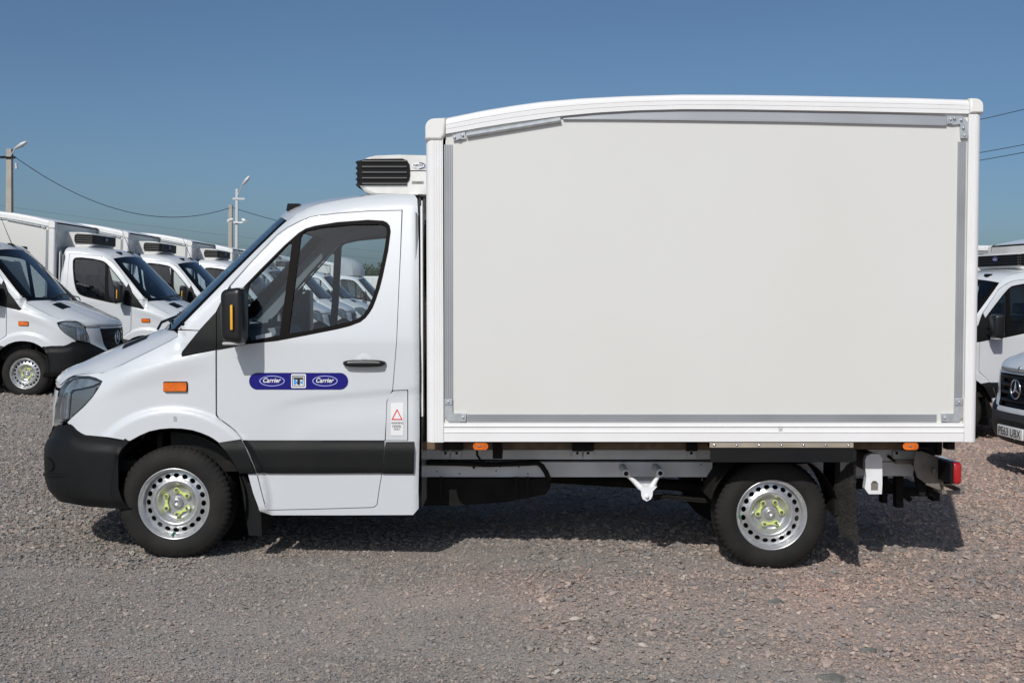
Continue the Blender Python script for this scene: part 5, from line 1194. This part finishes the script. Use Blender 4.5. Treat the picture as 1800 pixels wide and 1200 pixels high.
wire((-160, 276, 55), (20, 274, 50), 0.05, 0.014, 'black cable leaving the far left lamp pole towards the picture edge')
wire((408, 365, 60), (700, 420, 75), 0.35, 0.016, 'black cable running from the short concrete pole down behind the cab roof')
wire((-60, 352, 88), (760, 450, 92), 0.3, 0.007, 'upper of two faint distant wires above the left row of boxes')
wire((-60, 372, 88), (760, 462, 92), 0.3, 0.007, 'lower of two faint distant wires above the left row of boxes')
wire((1500, 247, 62), (1960, 150, 38), 0.25, 0.014, 'uppermost of three wires beside the top rear corner of the cargo box')
wire((1500, 297, 62), (1960, 221, 38), 0.2, 0.014, 'middle one of three wires right of the cargo box')
wire((1500, 310, 62), (1960, 235, 38), 0.2, 0.014, 'lowest of three wires right of the cargo box')
# ------------------------------------------------------------------ far background seen through the cab
p = VW(635, 485, 66); q = VW(800, 485, 66)
root = empty('site_container', ((p.x + q.x) / 2, p.y + 1.2, 0)); tag(root, 'long white site container beyond the vans, seen through the cab window', 'container')
L = (q.x - p.x) / 2; h = p.z
g = MB(); g.box((-L, -1.2, 0.05), (L, 1.2, h), ch=0.03); g.build('shell', M['boxpanel'], root)
for k in range(int(2 * L / 0.35)):
    x = -L + 0.2 + k * 0.35; g = MB(); g.box((x - 0.05, -1.23, 0.15), (x + 0.05, -1.195, h - 0.1)); g.build('rib', M['boxframe'], root)
leaf = mat('leaf_green', (0.055, 0.10, 0.025), 0.7, var=0.5, vscale=0.9); bark = mat('bark', (0.09, 0.07, 0.05), 0.9)
def tree(u, vtop, Z, label, seed):
    rd = random.Random(seed); p = VW(u, vtop, Z); h = p.z; root = empty('tree', (p.x, p.y, 0)); tag(root, label, 'tree', 'trees beyond the yard')
    g = MB(); g.tube([(0, 0, -0.2), (0.1, 0, h * 0.3), (0, 0.1, h * 0.7)], [0.25, 0.17, 0.07], 8)
    for k in range(6):
        a = rd.random() * 6.28; g.tube([(0.05, 0, h * (0.25 + 0.06 * k)), (math.cos(a) * h * 0.2, math.sin(a) * h * 0.2, h * (0.45 + 0.07 * k))], [0.08, 0.02], 6)
    g.build('trunk', bark, root); g = MB()
    cl = [Vector((rd.gauss(0, h * 0.20), rd.gauss(0, h * 0.20), h * (0.30 + 0.58 * rd.random()))) for _ in range(16)]
    for _ in range(1500):
        c = rd.choice(cl); p_ = c + Vector((rd.gauss(0, h * 0.085), rd.gauss(0, h * 0.085), rd.gauss(0, h * 0.06)))
        n1 = Vector((rd.gauss(0, 1), rd.gauss(0, 1), rd.gauss(0, 1))).normalized(); n2 = n1.orthogonal().normalized(); n3 = n1.cross(n2); s_ = 0.10 + 0.14 * rd.random()
        g.add([p_ + n2 * s_, p_ + n3 * s_ * 0.6, p_ - n2 * s_, p_ - n3 * s_ * 0.6], [(0, 1, 2, 3)])
    tag(g.build('crown', leaf, root), kind='stuff')
for i, (u, v, Z, lb) in enumerate(((640, 463, 135, 'green tree next to the roof fairing, beyond the white container'), (658, 466, 140, 'middle green tree beyond the white container'), (676, 462, 138, 'green tree beyond the container, cut by the cab window frame'))):
    tree(u, v, Z, lb, i + 3)
